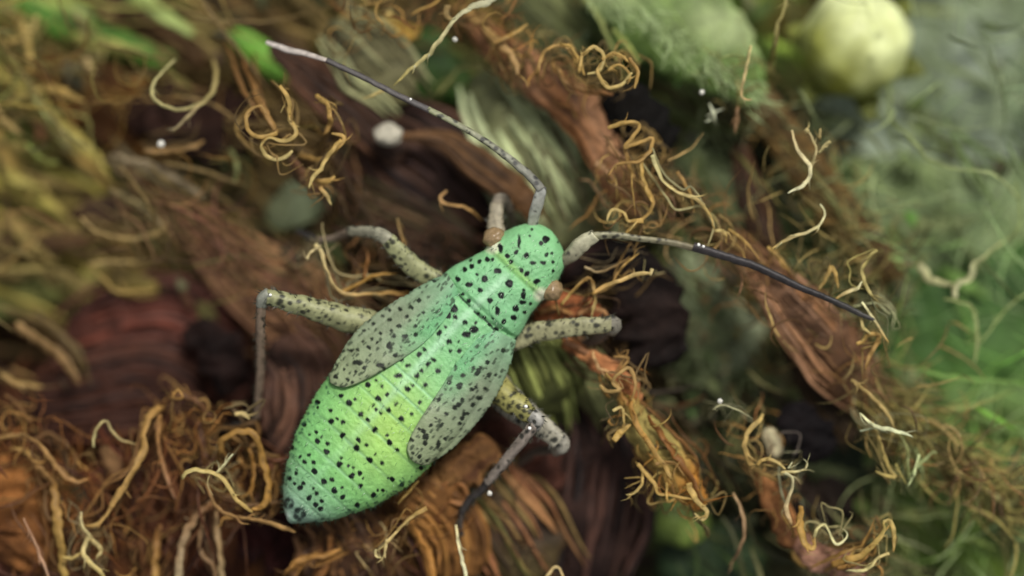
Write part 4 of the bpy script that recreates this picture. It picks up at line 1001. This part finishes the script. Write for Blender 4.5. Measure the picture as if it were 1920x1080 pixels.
# pigment spots, read off two 3x enlargements of the back (origin 500,400 and 480,660)
S1 = [(1315,195,13,24),(1420,160,8,40),(1402,220,12),(1355,242,13),(1375,272,12),(1462,237,15),(1500,278,18,10),(1555,278,17,11),(1570,145,20),(1545,170,12),(1575,232,11),(1605,225,8),(1432,320,12),(1465,340,15),(1518,382,22,13),(1610,275,8),(1610,325,9),(1640,160,6),(1490,90,6),(1480,130,5),
 (1240,260,13),(1195,270,12),(1268,258,9),(1155,298,14),(1113,318,13),(1145,262,8),(1075,370,14),(1298,325,22,15),(1225,370,18),(1185,345,8),(1140,400,20,14),(1200,430,14),(1365,395,22),(1320,460,18),(1255,490,15),(1297,550,13,24),(1105,455,9),(1135,490,12),(1445,460,14,20),(1440,500,20,11),(1400,535,18),(1390,585,16),(1450,555,10),(1485,510,9),(1332,608,14),(1445,430,9),(1270,590,6),(1190,565,9),(1225,585,9),(1255,625,10),(1290,655,14),
 (1050,535,24),(1020,573,18),(1062,583,13),(930,530,12,28),(985,470,14),(935,490,10),(1115,615,14),(1175,618,9),(1165,655,26,20),(1125,682,24,18),(1008,640,8),(970,672,15),(925,628,12),(925,680,10),(1025,720,15),(1078,718,7),(1082,772,12),(1032,775,10),(1235,715,14),(1255,740,10),(1175,775,30,15),(888,765,11),(850,745,9),(825,745,12),(860,795,14),(755,822,14),(795,858,14,9),(910,848,14),(938,825,12),(870,885,10),(845,912,13),(745,915,22,12),(962,885,14),(892,962,11),(825,968,8),(795,990,15)]
S2 = [(785,15,12),(810,43,16,8),(858,75,15,8),(720,90,10),(800,133,22,12),(905,130,14),(853,208,15),(880,190,8),(955,185,12),(925,105,9),(970,68,12),(920,285,11),(630,185,15),(675,160,7),(710,192,9),(480,245,12),(522,285,17),(558,268,8),(345,280,14),(688,262,16),(738,240,10),(787,292,11),(745,328,14),(818,375,15),(875,350,10),(660,300,8),(675,325,9),(700,345,9),(418,328,11),(588,348,15),(628,383,11),(668,437,17),(422,390,16),(457,375,8),(487,395,12),(270,410,12),(337,450,10),(488,470,15),(345,500,15),(370,478,7),(402,515,11),(397,562,16),(575,495,13),(623,525,10),(567,542,17),(750,510,16),(737,470,9),(795,552,11),(300,465,6),(205,540,11),(250,590,9),(297,578,10),(272,618,12),(322,622,12),(327,672,16),(470,632,17),(480,595,8),(520,640,9),(550,650,7),(640,608,17),(670,575,7),(708,623,11),(230,660,5),(190,712,12),(225,680,10),(265,740,11),(250,765,15),(215,740,8),(382,730,17),(428,718,13),(538,695,16),(583,682,13),(603,710,6),(588,752,12),(768,715,13),(745,710,6),(715,775,9),(685,780,7),(660,803,14),(440,780,17),(487,762,8),(488,817,14),(568,862,14),(820,745,12),(300,820,15),(340,795,12),(370,840,11),(335,860,14),(365,882,14),(325,770,8),(180,830,12),(165,855,14),(195,865,11),(235,890,15),(265,915,15),(225,925,13),(245,945,10),(930,655,12),(350,310,7)]
PADL = [(655,575,9),(690,545,9),(750,540,12),(815,530,11),(855,490,12),(790,580,10),(640,675,10),(600,620,10),(545,660,12,8),(745,635,15,10),(690,600,12,8),(720,690,9),(690,745,14,22),(575,755,12),(590,705,9),(780,690,17,12),(840,632,10),(840,680,13),(470,770,20,8),(430,775,10,7),(510,768,10,8),(510,840,30,14),(395,855,8),(550,870,10),(640,855,22,14),(662,870,10),(390,920,12),(455,935,10),(435,880,7),(480,950,8),(500,890,8),(940,380,14,8),(725,797,13),(880,560,8),(700,660,7),(620,730,7),(540,720,6),(860,420,6)]
PADR1 = [(1240,840,10),(1205,865,10),(1190,885,14),(1165,870,10),(1105,912,12),(1065,860,7),(1025,950,13),(1085,970,18),(1180,905,12),(1250,910,12),(1155,990,10),(1180,980,9),(1290,910,8),(1330,770,12),(970,1045,11),(905,1040,14),(1190,1040,10)]
PADR2 = [(1145,190,16),(1215,210,12),(1300,60,12),(1310,130,10),(965,262,15),(1025,268,11),(1160,270,12),(1140,295,14),(1120,315,12),(1220,297,12),(1070,348,12),(1013,370,7),(1172,350,11),(1160,375,13),(1145,400,11),(985,413,11),(1043,412,11),(940,445,14),(955,475,18),(950,510,14),(920,435,9),(875,495,12),(1025,520,11,28),(1065,490,9),(920,590,11),(960,610,9),(880,570,8),(1105,487,5),(1290,210,10),(1265,255,10),(1190,345,8)]
def spots_px(lst, ox, oy):
    return [(ox + s[0] / 3, oy + s[1] / 3, s[2] / 3, (s[3] if len(s) > 3 else s[2]) / 3) for s in lst]
BODY_SPOTS = spots_px(S1, 500, 400) + spots_px(S2, 480, 660)
PAD_SPOTS = spots_px(PADL, 500, 400) + spots_px(PADR1, 500, 400) + spots_px(PADR2, 480, 660)
def spot_mask(X, Y, spots, soft=1.5, grow=0.5):
    """0..1 pigment at px positions"""
    wx = X + .7 * np.sin(Y * .33 + 1) + .5 * np.sin(Y * .5 + X * .3)
    wy = Y + .7 * np.sin(X * .31 + 2) + .5 * np.sin(X * .47 - Y * .3)
    m = np.zeros_like(X)
    for (x, y, a, b) in spots:
        d = np.sqrt(((wx - x) / (a + grow)) ** 2 + ((wy - y) / (b + grow)) ** 2)
        m = np.maximum(m, np.clip((1 - d) * min(a, b) / soft + .5, 0, 1))
    return m
def line_mask(X, Y, pts, wd, soft=1.2):
    m = np.zeros_like(X)
    pp = spline(pts, 3)
    for (x, y, t) in pp:
        d = np.hypot(X - x, Y - y)
        m = np.maximum(m, np.clip((wd / 2 - d) / soft + .5, 0, 1))
    return m
def mixa(c, col, k):
    return c * (1 - k[:, None]) + np.array(lin(col))[None, :] * k[:, None]

def build_bug():
    root = empty('plant_bug', P(790, 700, -1.0), 'mint green bug nymph with black specks sitting on the withered flowers', 'insect')
    # ---- body: head, pronotum, thorax and abdomen in one skin
    nu, na, nb = 380, 130, 18
    us = np.linspace(-1, 734, nu)
    us = np.concatenate([np.linspace(-1, 30, 30), np.linspace(32, 734, nu - 30)])
    ang = np.concatenate([np.linspace(0, math.pi, na), np.linspace(math.pi, 2 * math.pi, nb + 2)[1:-1]])
    n = len(ang)
    V, U_, V_ = [], [], []
    for u in us:
        vl, vr = np.interp(u, UL, VL), np.interp(u, UR, VR)
        vc, hw = (vl + vr) / 2, max((vl - vr) / 2, 1)
        ca, sa = np.cos(ang), np.sin(ang)
        t = np.sign(ca) * np.abs(ca) ** .9
        v = vc + hw * t
        h = .8 * table(HTOP, u)
        top = ZB + h * np.maximum(1 - np.abs(t) ** 3, 0) ** .6 + seg_step(np.array([u]))[0] * (sa > 0.05)
        # furrow behind head and behind pronotum, raised mid ridge
        vrel = v - (8 + 14 * min(1, u / 250))
        top -= .035 * math.exp(-((u - 106) / 4) ** 2) * (sa > 0)
        top -= .07 * np.exp(-((u - 208 + 13 * (vrel / 85) ** 2) / 4) ** 2) * (sa > 0)
        top += .012 * np.array([nz(u * .11, q * .11, 2) + .7 * nz(u * .27, q * .27, 5) for q in v]) * (sa > .1)
        if u > 110: top += .015 * np.exp(-(vrel / 9) ** 2) * (sa > 0)
        bot = ZB + .75 * h * -np.abs(sa) ** .7
        z = np.where(sa >= 0, top, bot)
        # serrate flank of the abdomen
        if u > 440:
            edge = np.exp(-(sa / .18) ** 2)
            v = v + np.sign(ca) * edge * 3.2 * nz(u * .23, 3.3) + np.sign(ca) * edge * 2 * nz(u * .55, 9.3)
        V.append(np.stack([v, z], 1)); U_.append(np.full(n, u)); V_.append(v)
    VV = np.concatenate(V); U_ = np.concatenate(U_)
    X = AX[0] + DU[0] * U_ + DN[0] * VV[:, 0]
    Y = AX[1] + DU[1] * U_ + DN[1] * VV[:, 0]
    Z = VV[:, 1]
    K = (CAM_H - Z) / CAM_H
    m = MB()
    m.v = [(a, b, c) for a, b, c in zip((X - 960) / 100 * K, (540 - Y) / 100 * K, Z)]
    # colours
    v = VV[:, 0]
    c = np.tile(np.array(lin((132, 192, 134))), (len(X), 1))
    ab = np.clip((U_ - 370) / 90, 0, 1)
    c = mixa(c, (124, 190, 116), ab)
    yel = np.exp(-(((X - 730) / 95) ** 2 + ((Y - 800) / 120) ** 2))
    c = mixa(c, (168, 208, 104), .85 * yel)
    c = mixa(c, (126, 152, 136), np.clip((U_ - 615) / 95, 0, 1) * .9)
    c = mixa(c, (134, 192, 142), .6 * np.clip(1 - np.abs(U_ - 160) / 60, 0, 1))
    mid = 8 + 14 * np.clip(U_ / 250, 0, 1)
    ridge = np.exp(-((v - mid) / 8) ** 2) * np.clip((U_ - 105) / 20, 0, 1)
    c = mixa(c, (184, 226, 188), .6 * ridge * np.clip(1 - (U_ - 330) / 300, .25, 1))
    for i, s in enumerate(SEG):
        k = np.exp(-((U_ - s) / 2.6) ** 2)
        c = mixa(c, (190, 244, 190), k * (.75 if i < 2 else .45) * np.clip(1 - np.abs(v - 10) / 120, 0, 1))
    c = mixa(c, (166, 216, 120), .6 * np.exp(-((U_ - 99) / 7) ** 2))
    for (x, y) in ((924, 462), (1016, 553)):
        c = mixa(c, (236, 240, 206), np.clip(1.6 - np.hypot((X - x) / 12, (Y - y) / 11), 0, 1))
    lm = np.maximum(line_mask(X, Y, [(830,514),(840,533),(860,553),(880,574)], 4.2), line_mask(X, Y, [(890,585),(917,607),(937,630),(962,638),(970,632)], 4.6))
    c = mixa(c, (30, 42, 36), .9 * lm)
    c = mixa(c, (52, 96, 74), .6 * line_mask(X, Y, [(917,560),(918,585),(930,602),(950,618)], 2.5))
    sp = spot_mask(X, Y, BODY_SPOTS)
    for (x, y, ra) in ((541, 944, 12), (562, 963, 13)):
        dd = np.hypot(X - x, Y - y)
        c = mixa(c, (52, 66, 60), .75 * np.exp(-((dd - ra * .7) / 3.2) ** 2) + .35 * np.clip(1.1 - dd / ra, 0, 1))
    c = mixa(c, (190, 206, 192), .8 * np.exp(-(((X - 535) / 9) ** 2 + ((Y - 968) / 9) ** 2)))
    tailmask = np.clip((U_ - 690) / 25, 0, 1)
    c = mixa(c, (8, 14, 13), sp * (1 - .35 * tailmask))
    rr = random.Random(2)
    rim = []
    for k in range(90):
        u = rr.uniform(380, 700); side = rr.choice((-1, 1))
        vv = np.interp(u, UL if side > 0 else UR, VL if side > 0 else VR) * rr.uniform(.86, .98)
        q = uv2px(u, vv); rim.append((q[0], q[1], rr.uniform(1.2, 2.6), rr.uniform(1.2, 2.6)))
    c = mixa(c, (40, 80, 60), .75 * spot_mask(X, Y, rim))
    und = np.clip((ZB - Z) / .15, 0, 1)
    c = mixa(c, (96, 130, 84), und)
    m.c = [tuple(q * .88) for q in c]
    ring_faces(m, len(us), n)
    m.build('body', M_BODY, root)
    # ---- eyes
    for (x, y, zz) in ((927, 447, -.24), (1034, 543, -.24)):
        def cf(d):
            k = 1 + .2 * nz(d.x * 9, d.y * 9, d.z * 9)
            b = lin((138, 116, 84)); return (b[0] * k, b[1] * k, b[2] * k)
        ball(x, y, zz, .22, .21, .24, cf, 40, 26, .15, x).build('eye', M_EYE, root)
    # ---- wing pads
    def pad(outer, inner, side):
        mm = MB()
        nr, ncol = 110, 56
        o = spline(outer, 1); i_ = spline(inner, 1)
        def samp(s, t):
            f = t * (len(s) - 1); k = min(int(f), len(s) - 2); f -= k
            return lerp(s[k][0], s[k + 1][0], f), lerp(s[k][1], s[k + 1][1], f)
        XX, YY, TT, RR = [], [], [], []
        for r in range(nr):
            t = r / (nr - 1)
            a, b = samp(o, t), samp(i_, t)
            for q in range(ncol):
                s = q / (ncol - 1)
                XX.append(lerp(a[0], b[0], s)); YY.append(lerp(a[1], b[1], s)); TT.append(s); RR.append(t)
        XX, YY, TT, RR = map(np.array, (XX, YY, TT, RR))
        u = (XX - AX[0]) * DU[0] + (YY - AX[1]) * DU[1]
        vv = (XX - AX[0]) * DN[0] + (YY - AX[1]) * DN[1]
        zt, _ = body_top(u, vv * .93)
        vl, vr = np.interp(u, UL, VL), np.interp(u, UR, VR)
        hang = np.maximum(np.maximum(vv - vl * .96, vr * .96 - vv), 0)
        zt = np.maximum(zt, ZB + .22) - hang * .004
        edge = np.minimum(np.minimum(TT, 1 - TT) * 2, np.minimum(1, (1 - RR) * 4))
        rise = 1 - .8 * np.clip((TT - .5) / .45, 0, 1) * np.clip((.7 - RR) / .3, 0, 1)
        z = zt + (.075 + .06 * np.sqrt(np.clip(edge * 3, 0, 1))) * rise + .004 + .02 * np.array([nz(a / 22, b / 22, 4) for a, b in zip(XX, YY)])
        z -= np.where(RR < .1, (.1 - RR) * .9, 0)                # front end tucks under the pronotum
        ser = np.array([3.5 * nz(q * 42, side * 3.1) + 2 * nz(q * 90, side) for q in RR]) * np.exp(-(TT / .05) ** 2)
        XX = XX + DN[0] * ser * side; YY = YY + DN[1] * ser * side
        c = np.tile(np.array(lin((136, 150, 121))), (len(XX), 1))
        c = mixa(c, (116, 178, 122), np.clip((TT - .42) / .4, 0, 1) * np.clip((.62 - RR) / .3, 0, 1))
        c = mixa(c, (120, 172, 132), np.clip((.35 - RR) / .3, 0, 1) * .6)
        c = mixa(c, (150, 162, 118), .5 * np.clip((RR - .5) / .3, 0, 1))
        c = mixa(c, (84, 100, 78), .4 * np.exp(-((1 - TT) / .05) ** 2) * np.clip((RR - .35) / .15, 0, 1))  # shade along the inner hind edge, painted into the pad colour
        c = mixa(c, (72, 88, 70), .4 * np.exp(-(TT / .03) ** 2))
        c = mixa(c, (14, 19, 16), .95 * spot_mask(XX, YY, PAD_SPOTS))
        r2 = random.Random(int(side + 8))
        extra = []
        for k in range(110):
            q = r2.randrange(len(XX)); L_ = r2.uniform(0, 7); rad_ = r2.uniform(1, 2.3)
            for f_ in (-.5, 0, .5):
                extra.append((XX[q] + DU[0] * L_ * f_, YY[q] + DU[1] * L_ * f_, rad_, rad_))
        c = mixa(c, (48, 58, 44), .8 * spot_mask(XX, YY, extra))
        def emit(zz, dark):
            for a, b, d, q in zip(XX, YY, zz, c):
                mm.v.append(P(a, b, d)); mm.c.append(tuple(q * dark * .92))
        emit(z, 1.0)
        emit(z - .05 - .05 * edge, .8)
        N = nr * ncol
        for r in range(nr - 1):
            for q in range(ncol - 1):
                a = r * ncol + q
                mm.f.append((a, a + 1, a + ncol + 1, a + ncol))
                mm.f.append((N + a, N + a + ncol, N + a + ncol + 1, N + a + 1))
        loop = [q for q in range(ncol)] + [r * ncol + ncol - 1 for r in range(1, nr)] + [(nr - 1) * ncol + q for q in range(ncol - 2, -1, -1)] + [r * ncol for r in range(nr - 2, 0, -1)]
        for k in range(len(loop)):
            a, b = loop[k], loop[(k + 1) % len(loop)]
            mm.f.append((a, N + a, N + b, b))
        mm.build('wing_pad', M_BODY, root)
    pad([(838,512),(800,529),(760,553),(715,581),(675,613),(646,650),(626,685),(616,706),(622,720),(638,726)],
        [(862,548),(846,580),(824,612),(796,642),(762,668),(726,690),(696,707),(668,720),(650,726),(640,727)], 1)
    pad([(968,638),(960,672),(946,712),(922,756),(892,796),(858,832),(828,856),(804,870),(790,872),(778,868)],
        [(915,612),(890,640),(866,668),(846,694),(830,722),(806,758),(784,792),(770,818),(763,842),(770,862)], -1)
    # ---- legs
    def leg(segs, seed):
        """segs: (px path, widths, heights, colour, spot count)"""
        mm = MB()
        r = random.Random(seed)
        for pts, wd, zz, col, ns in segs:
            wd = [v * .8 for v in wd]
            s = strand(pts, wd, zz, col, sides=44, flat=.85, rough=.05, seed=seed, step=3, zw=0.0, taper=False, twist=0, pig=False)
            co = np.array([tuple(v) for v in s.v])
            cc = np.array(s.c)
            if ns:
                pick = [r.randrange(len(s.v)) for _ in range(ns)]
                msk = np.zeros(len(co))
                for k in pick:
                    rad = r.uniform(.03, .062)
                    msk = np.maximum(msk, np.clip((1.2 - np.linalg.norm(co - co[k], axis=1) / rad) * 2, 0, 1))
                cc = mixa(cc, (30, 32, 28), .92 * msk)
            s.c = [tuple(q) for q in cc]
            # short bristles standing off the segment
            base = len(s.v)
            cen = co.reshape(-1, 44, 3).mean(1)
            for k in range(int(len(cen) * 1.6)):
                i = r.randrange(1, len(cen) - 1); j = r.randrange(44)
                p = Vector(co[i * 44 + j]); d = (p - Vector(cen[i])).normalized()
                ax = Vector(cen[min(i + 1, len(cen) - 1)] - cen[i - 1]).normalized()
                tipp = p + d * r.uniform(.05, .10) + ax * .06
                sd = ax * .014
                b = len(s.v)
                s.v += [p - sd, p + sd, tipp]; s.c += [lin((60, 60, 48))] * 3
                s.f.append((b, b + 1, b + 2))
            mm.add(s)
        mm.build('leg', M_LEG, root)
    OLV, GRY, DRK = (146, 148, 108), (138, 136, 124), (52, 48, 46)
    leg([([(745,622),(690,606),(620,588),(560,570),(500,556)], [60,64,56,46,36], [-.55,-.42,-.25,-.1,.02], OLV, 90),
         ([(506,552),(494,558),(488,574)], [34,32,26], [.04,.02,-.08], (128,130,118), 4),
         ([(490,562),(487,620),(488,680),(485,735),(480,785)], [24,22,21,19,16], [0,-.3,-.7,-1.1,-1.5], (118,102,86), 10),
         ([(480,780),(466,796),(440,800),(410,806)], [15,14,13,9], [-1.5,-1.55,-1.6,-1.6], DRK, 0)], 21)
    leg([([(830,530),(795,512),(760,484),(728,448)], [44,48,46,38], [-.6,-.55,-.45,-.35], OLV, 60),
         ([(732,452),(716,440),(690,434),(655,432)], [34,32,26,22], [-.35,-.45,-.7,-.95], (140,138,118), 8),
         ([(660,432),(625,446),(595,450)], [20,17,15], [-.95,-1.3,-1.5], (120,106,90), 0),
         ([(598,452),(578,442),(556,432)], [15,15,9], [-1.5,-1.6,-1.7], DRK, 0)], 22)
    leg([([(945,470),(930,430),(932,384)], [40,40,30], [-.55,-.6,-.75], (146,138,116), 12),
         ([(932,388),(936,372),(950,380),(962,420)], [28,24,18,14], [-.75,-.9,-1.2,-1.8], (120,112,96), 3)], 23)
    leg([([(955,640),(1000,625),(1060,614),(1110,610),(1146,606)], [46,48,44,42,36], [-.55,-.5,-.4,-.32,-.3], (140,138,104), 70),
         ([(1140,604),(1152,608),(1146,624)], [36,32,26], [-.3,-.34,-.5], (124,120,106), 8),
         ([(1146,618),(1122,634),(1098,646),(1070,662)], [28,24,20,16], [-.5,-.8,-1.1,-1.6], (104,92,80), 5)], 24)
    leg([([(915,700),(945,740),(985,775),(1020,800),(1050,828)], [70,72,66,54,42], [-.8,-.72,-.6,-.5,-.45], (150,146,128), 80),
         ([(1046,822),(1056,832),(1040,846)], [44,40,28], [-.45,-.5,-.8], (146,142,128), 6),
         ([(1044,842),(1000,850),(960,880)], [24,20,16], [-.8,-1.4,-2.0], (90,80,70), 0)], 25)
    leg([([(905,700),(930,725),(965,755),(1002,782)], [62,66,54,36], [-.55,-.4,-.2,-.05], (152,148,88), 100),
         ([(996,776),(1008,786),(1002,802)], [34,34,26], [0,.02,-.05], (150,148,140), 4),
         ([(1003,796),(975,832),(945,868),(914,906)], [29,26,25,22], [-.02,-.15,-.35,-.6], (128,118,108), 26),
         ([(916,902),(898,924),(878,940),(866,962)], [20,19,19,16], [-.6,-.75,-.85,-.9], DRK, 0),
         ([(866,958),(864,985),(868,1005)], [13,11,7], [-.9,-.95,-1], (66,58,52), 0)], 26)
    # ---- fine bristles over back and flanks
    bm_ = MB()
    rb = random.Random(41)
    def seta(x, y, z, a, L, wd, up, col):
        p = P(x, y, z); q = P(x + math.cos(a) * L, y + math.sin(a) * L, z + up)
        sd = Vector((-(q - p).y, (q - p).x, 0)).normalized() * wd
        b = len(bm_.v)
        bm_.v += [p - sd, p + sd, q, p + Vector((0, 0, wd * 1.5))]; bm_.c += [lin(col)] * 4
        bm_.f += [(b, b + 1, b + 2), (b, b + 2, b + 3), (b + 1, b + 3, b + 2)]
    back = math.atan2(DU[1], DU[0])
    for k in range(420):
        u = rb.uniform(10, 725); sgn = rb.choice((-1, 1))
        vv = float(np.interp(u, UL if sgn > 0 else UR, VL if sgn > 0 else VR))
        if u < 380 and u > 200: continue
        x, y = uv2px(u, vv * .985)
        outd = math.atan2(DN[1] * sgn, DN[0] * sgn)
        a = outd + (1 if math.sin(back - outd) > 0 else -1) * rb.uniform(.3, 1.1)
        seta(x, y, ZB + .03, a, rb.uniform(6, 13), .008, rb.uniform(-.02, .06), (60, 84, 62))
    for k in range(520):
        u = rb.uniform(20, 700); vl_, vr_ = float(np.interp(u, UL, VL)), float(np.interp(u, UR, VR))
        vv = rb.uniform(vr_ * .9, vl_ * .9)
        z = float(body_top(u, vv)[0])
        x, y = uv2px(u, vv)
        seta(x, y, z + (.1 if 200 < u < 480 else 0), back + rb.uniform(-.5, .5), rb.uniform(5, 10), .006, .03, (70, 110, 80) if rb.random() < .6 else (206, 226, 200))
    bm_.build('bristles', M_LEG, root)
    # ---- antennae
    def antenna(segs, seed):
        mm = MB()
        r = random.Random(seed)
        for pts, wd, zz, col, tip, ns in segs:
            wd = [v * .88 for v in wd]
            s = strand(pts, wd, zz, col, tip, sides=26, flat=.95, rough=.04, seed=seed, step=3, zw=0, taper=False, twist=0, pig=False)
            co = np.array([tuple(v) for v in s.v]); cc = np.array(s.c)
            msk = np.zeros(len(co))
            for _ in range(ns):
                k = r.randrange(len(co)); rad = r.uniform(.025, .05)
                msk = np.maximum(msk, np.clip((1.2 - np.linalg.norm(co - co[k], axis=1) / rad) * 2, 0, 1))
            cc = mixa(cc, (30, 30, 30), .9 * msk)
            s.c = [tuple(q) for q in cc]
            mm.add(s)
        mm.build('antenna', M_LEG, root)
    antenna([([(998,440),(1000,405),(1010,372),(1014,350)], [18,24,26,22], [-.35,-.2,-.05,.0], (156,158,140), (140,142,136), 14),
             ([(1014,356),(1002,340),(972,312),(920,272),(860,235),(802,205)], [20,18,15,13,13,13], [.02,.05,.05,.05,.0,-.05], (112,112,104), (136,138,104), 70),
             ([(806,208),(740,176),(680,145),(612,113)], [14,13,12,12], [-.05,-.1,-.15,-.2], (74,70,68), (66,62,60), 0),
             ([(614,114),(575,102),(540,94),(500,80)], [9,12,14,9], [-.25,-.4,-.6,-.8], (170,160,150), (186,178,170), 0)], 31)
    antenna([([(1048,500),(1066,480),(1092,456),(1116,440)], [18,32,36,26], [-.35,-.2,-.1,-.05], (110,104,84), (186,184,154), 16),
             ([(1112,442),(1150,440),(1200,447),(1255,454),(1306,466)], [18,15,13,14,15], [-.05,-.1,-.15,-.2,-.2], (140,138,110), (116,108,84), 40),
             ([(1300,462),(1340,474),(1420,500),(1500,538),(1545,556)], [20,18,17,16,13], [-.18,-.15,-.15,-.15,-.15], (58,54,54), (48,46,46), 0),
             ([(1540,554),(1580,572),(1612,588),(1640,600)], [12,14,13,7], [-.15,-.15,-.2,-.2], (46,44,44), (70,68,64), 0)], 32)
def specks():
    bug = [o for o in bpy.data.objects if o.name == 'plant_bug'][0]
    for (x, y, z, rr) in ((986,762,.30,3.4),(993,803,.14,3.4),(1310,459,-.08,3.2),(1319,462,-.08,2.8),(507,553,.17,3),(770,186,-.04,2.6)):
        ball(x, y, z, rr / 100, rr / 100, rr / 130, lambda d: lin((244, 244, 238)), 12, 8, .3, x).build('glint_speck', M_EYE, bug)  # glints on legs and antennae, modelled as tiny white balls
build_bug()
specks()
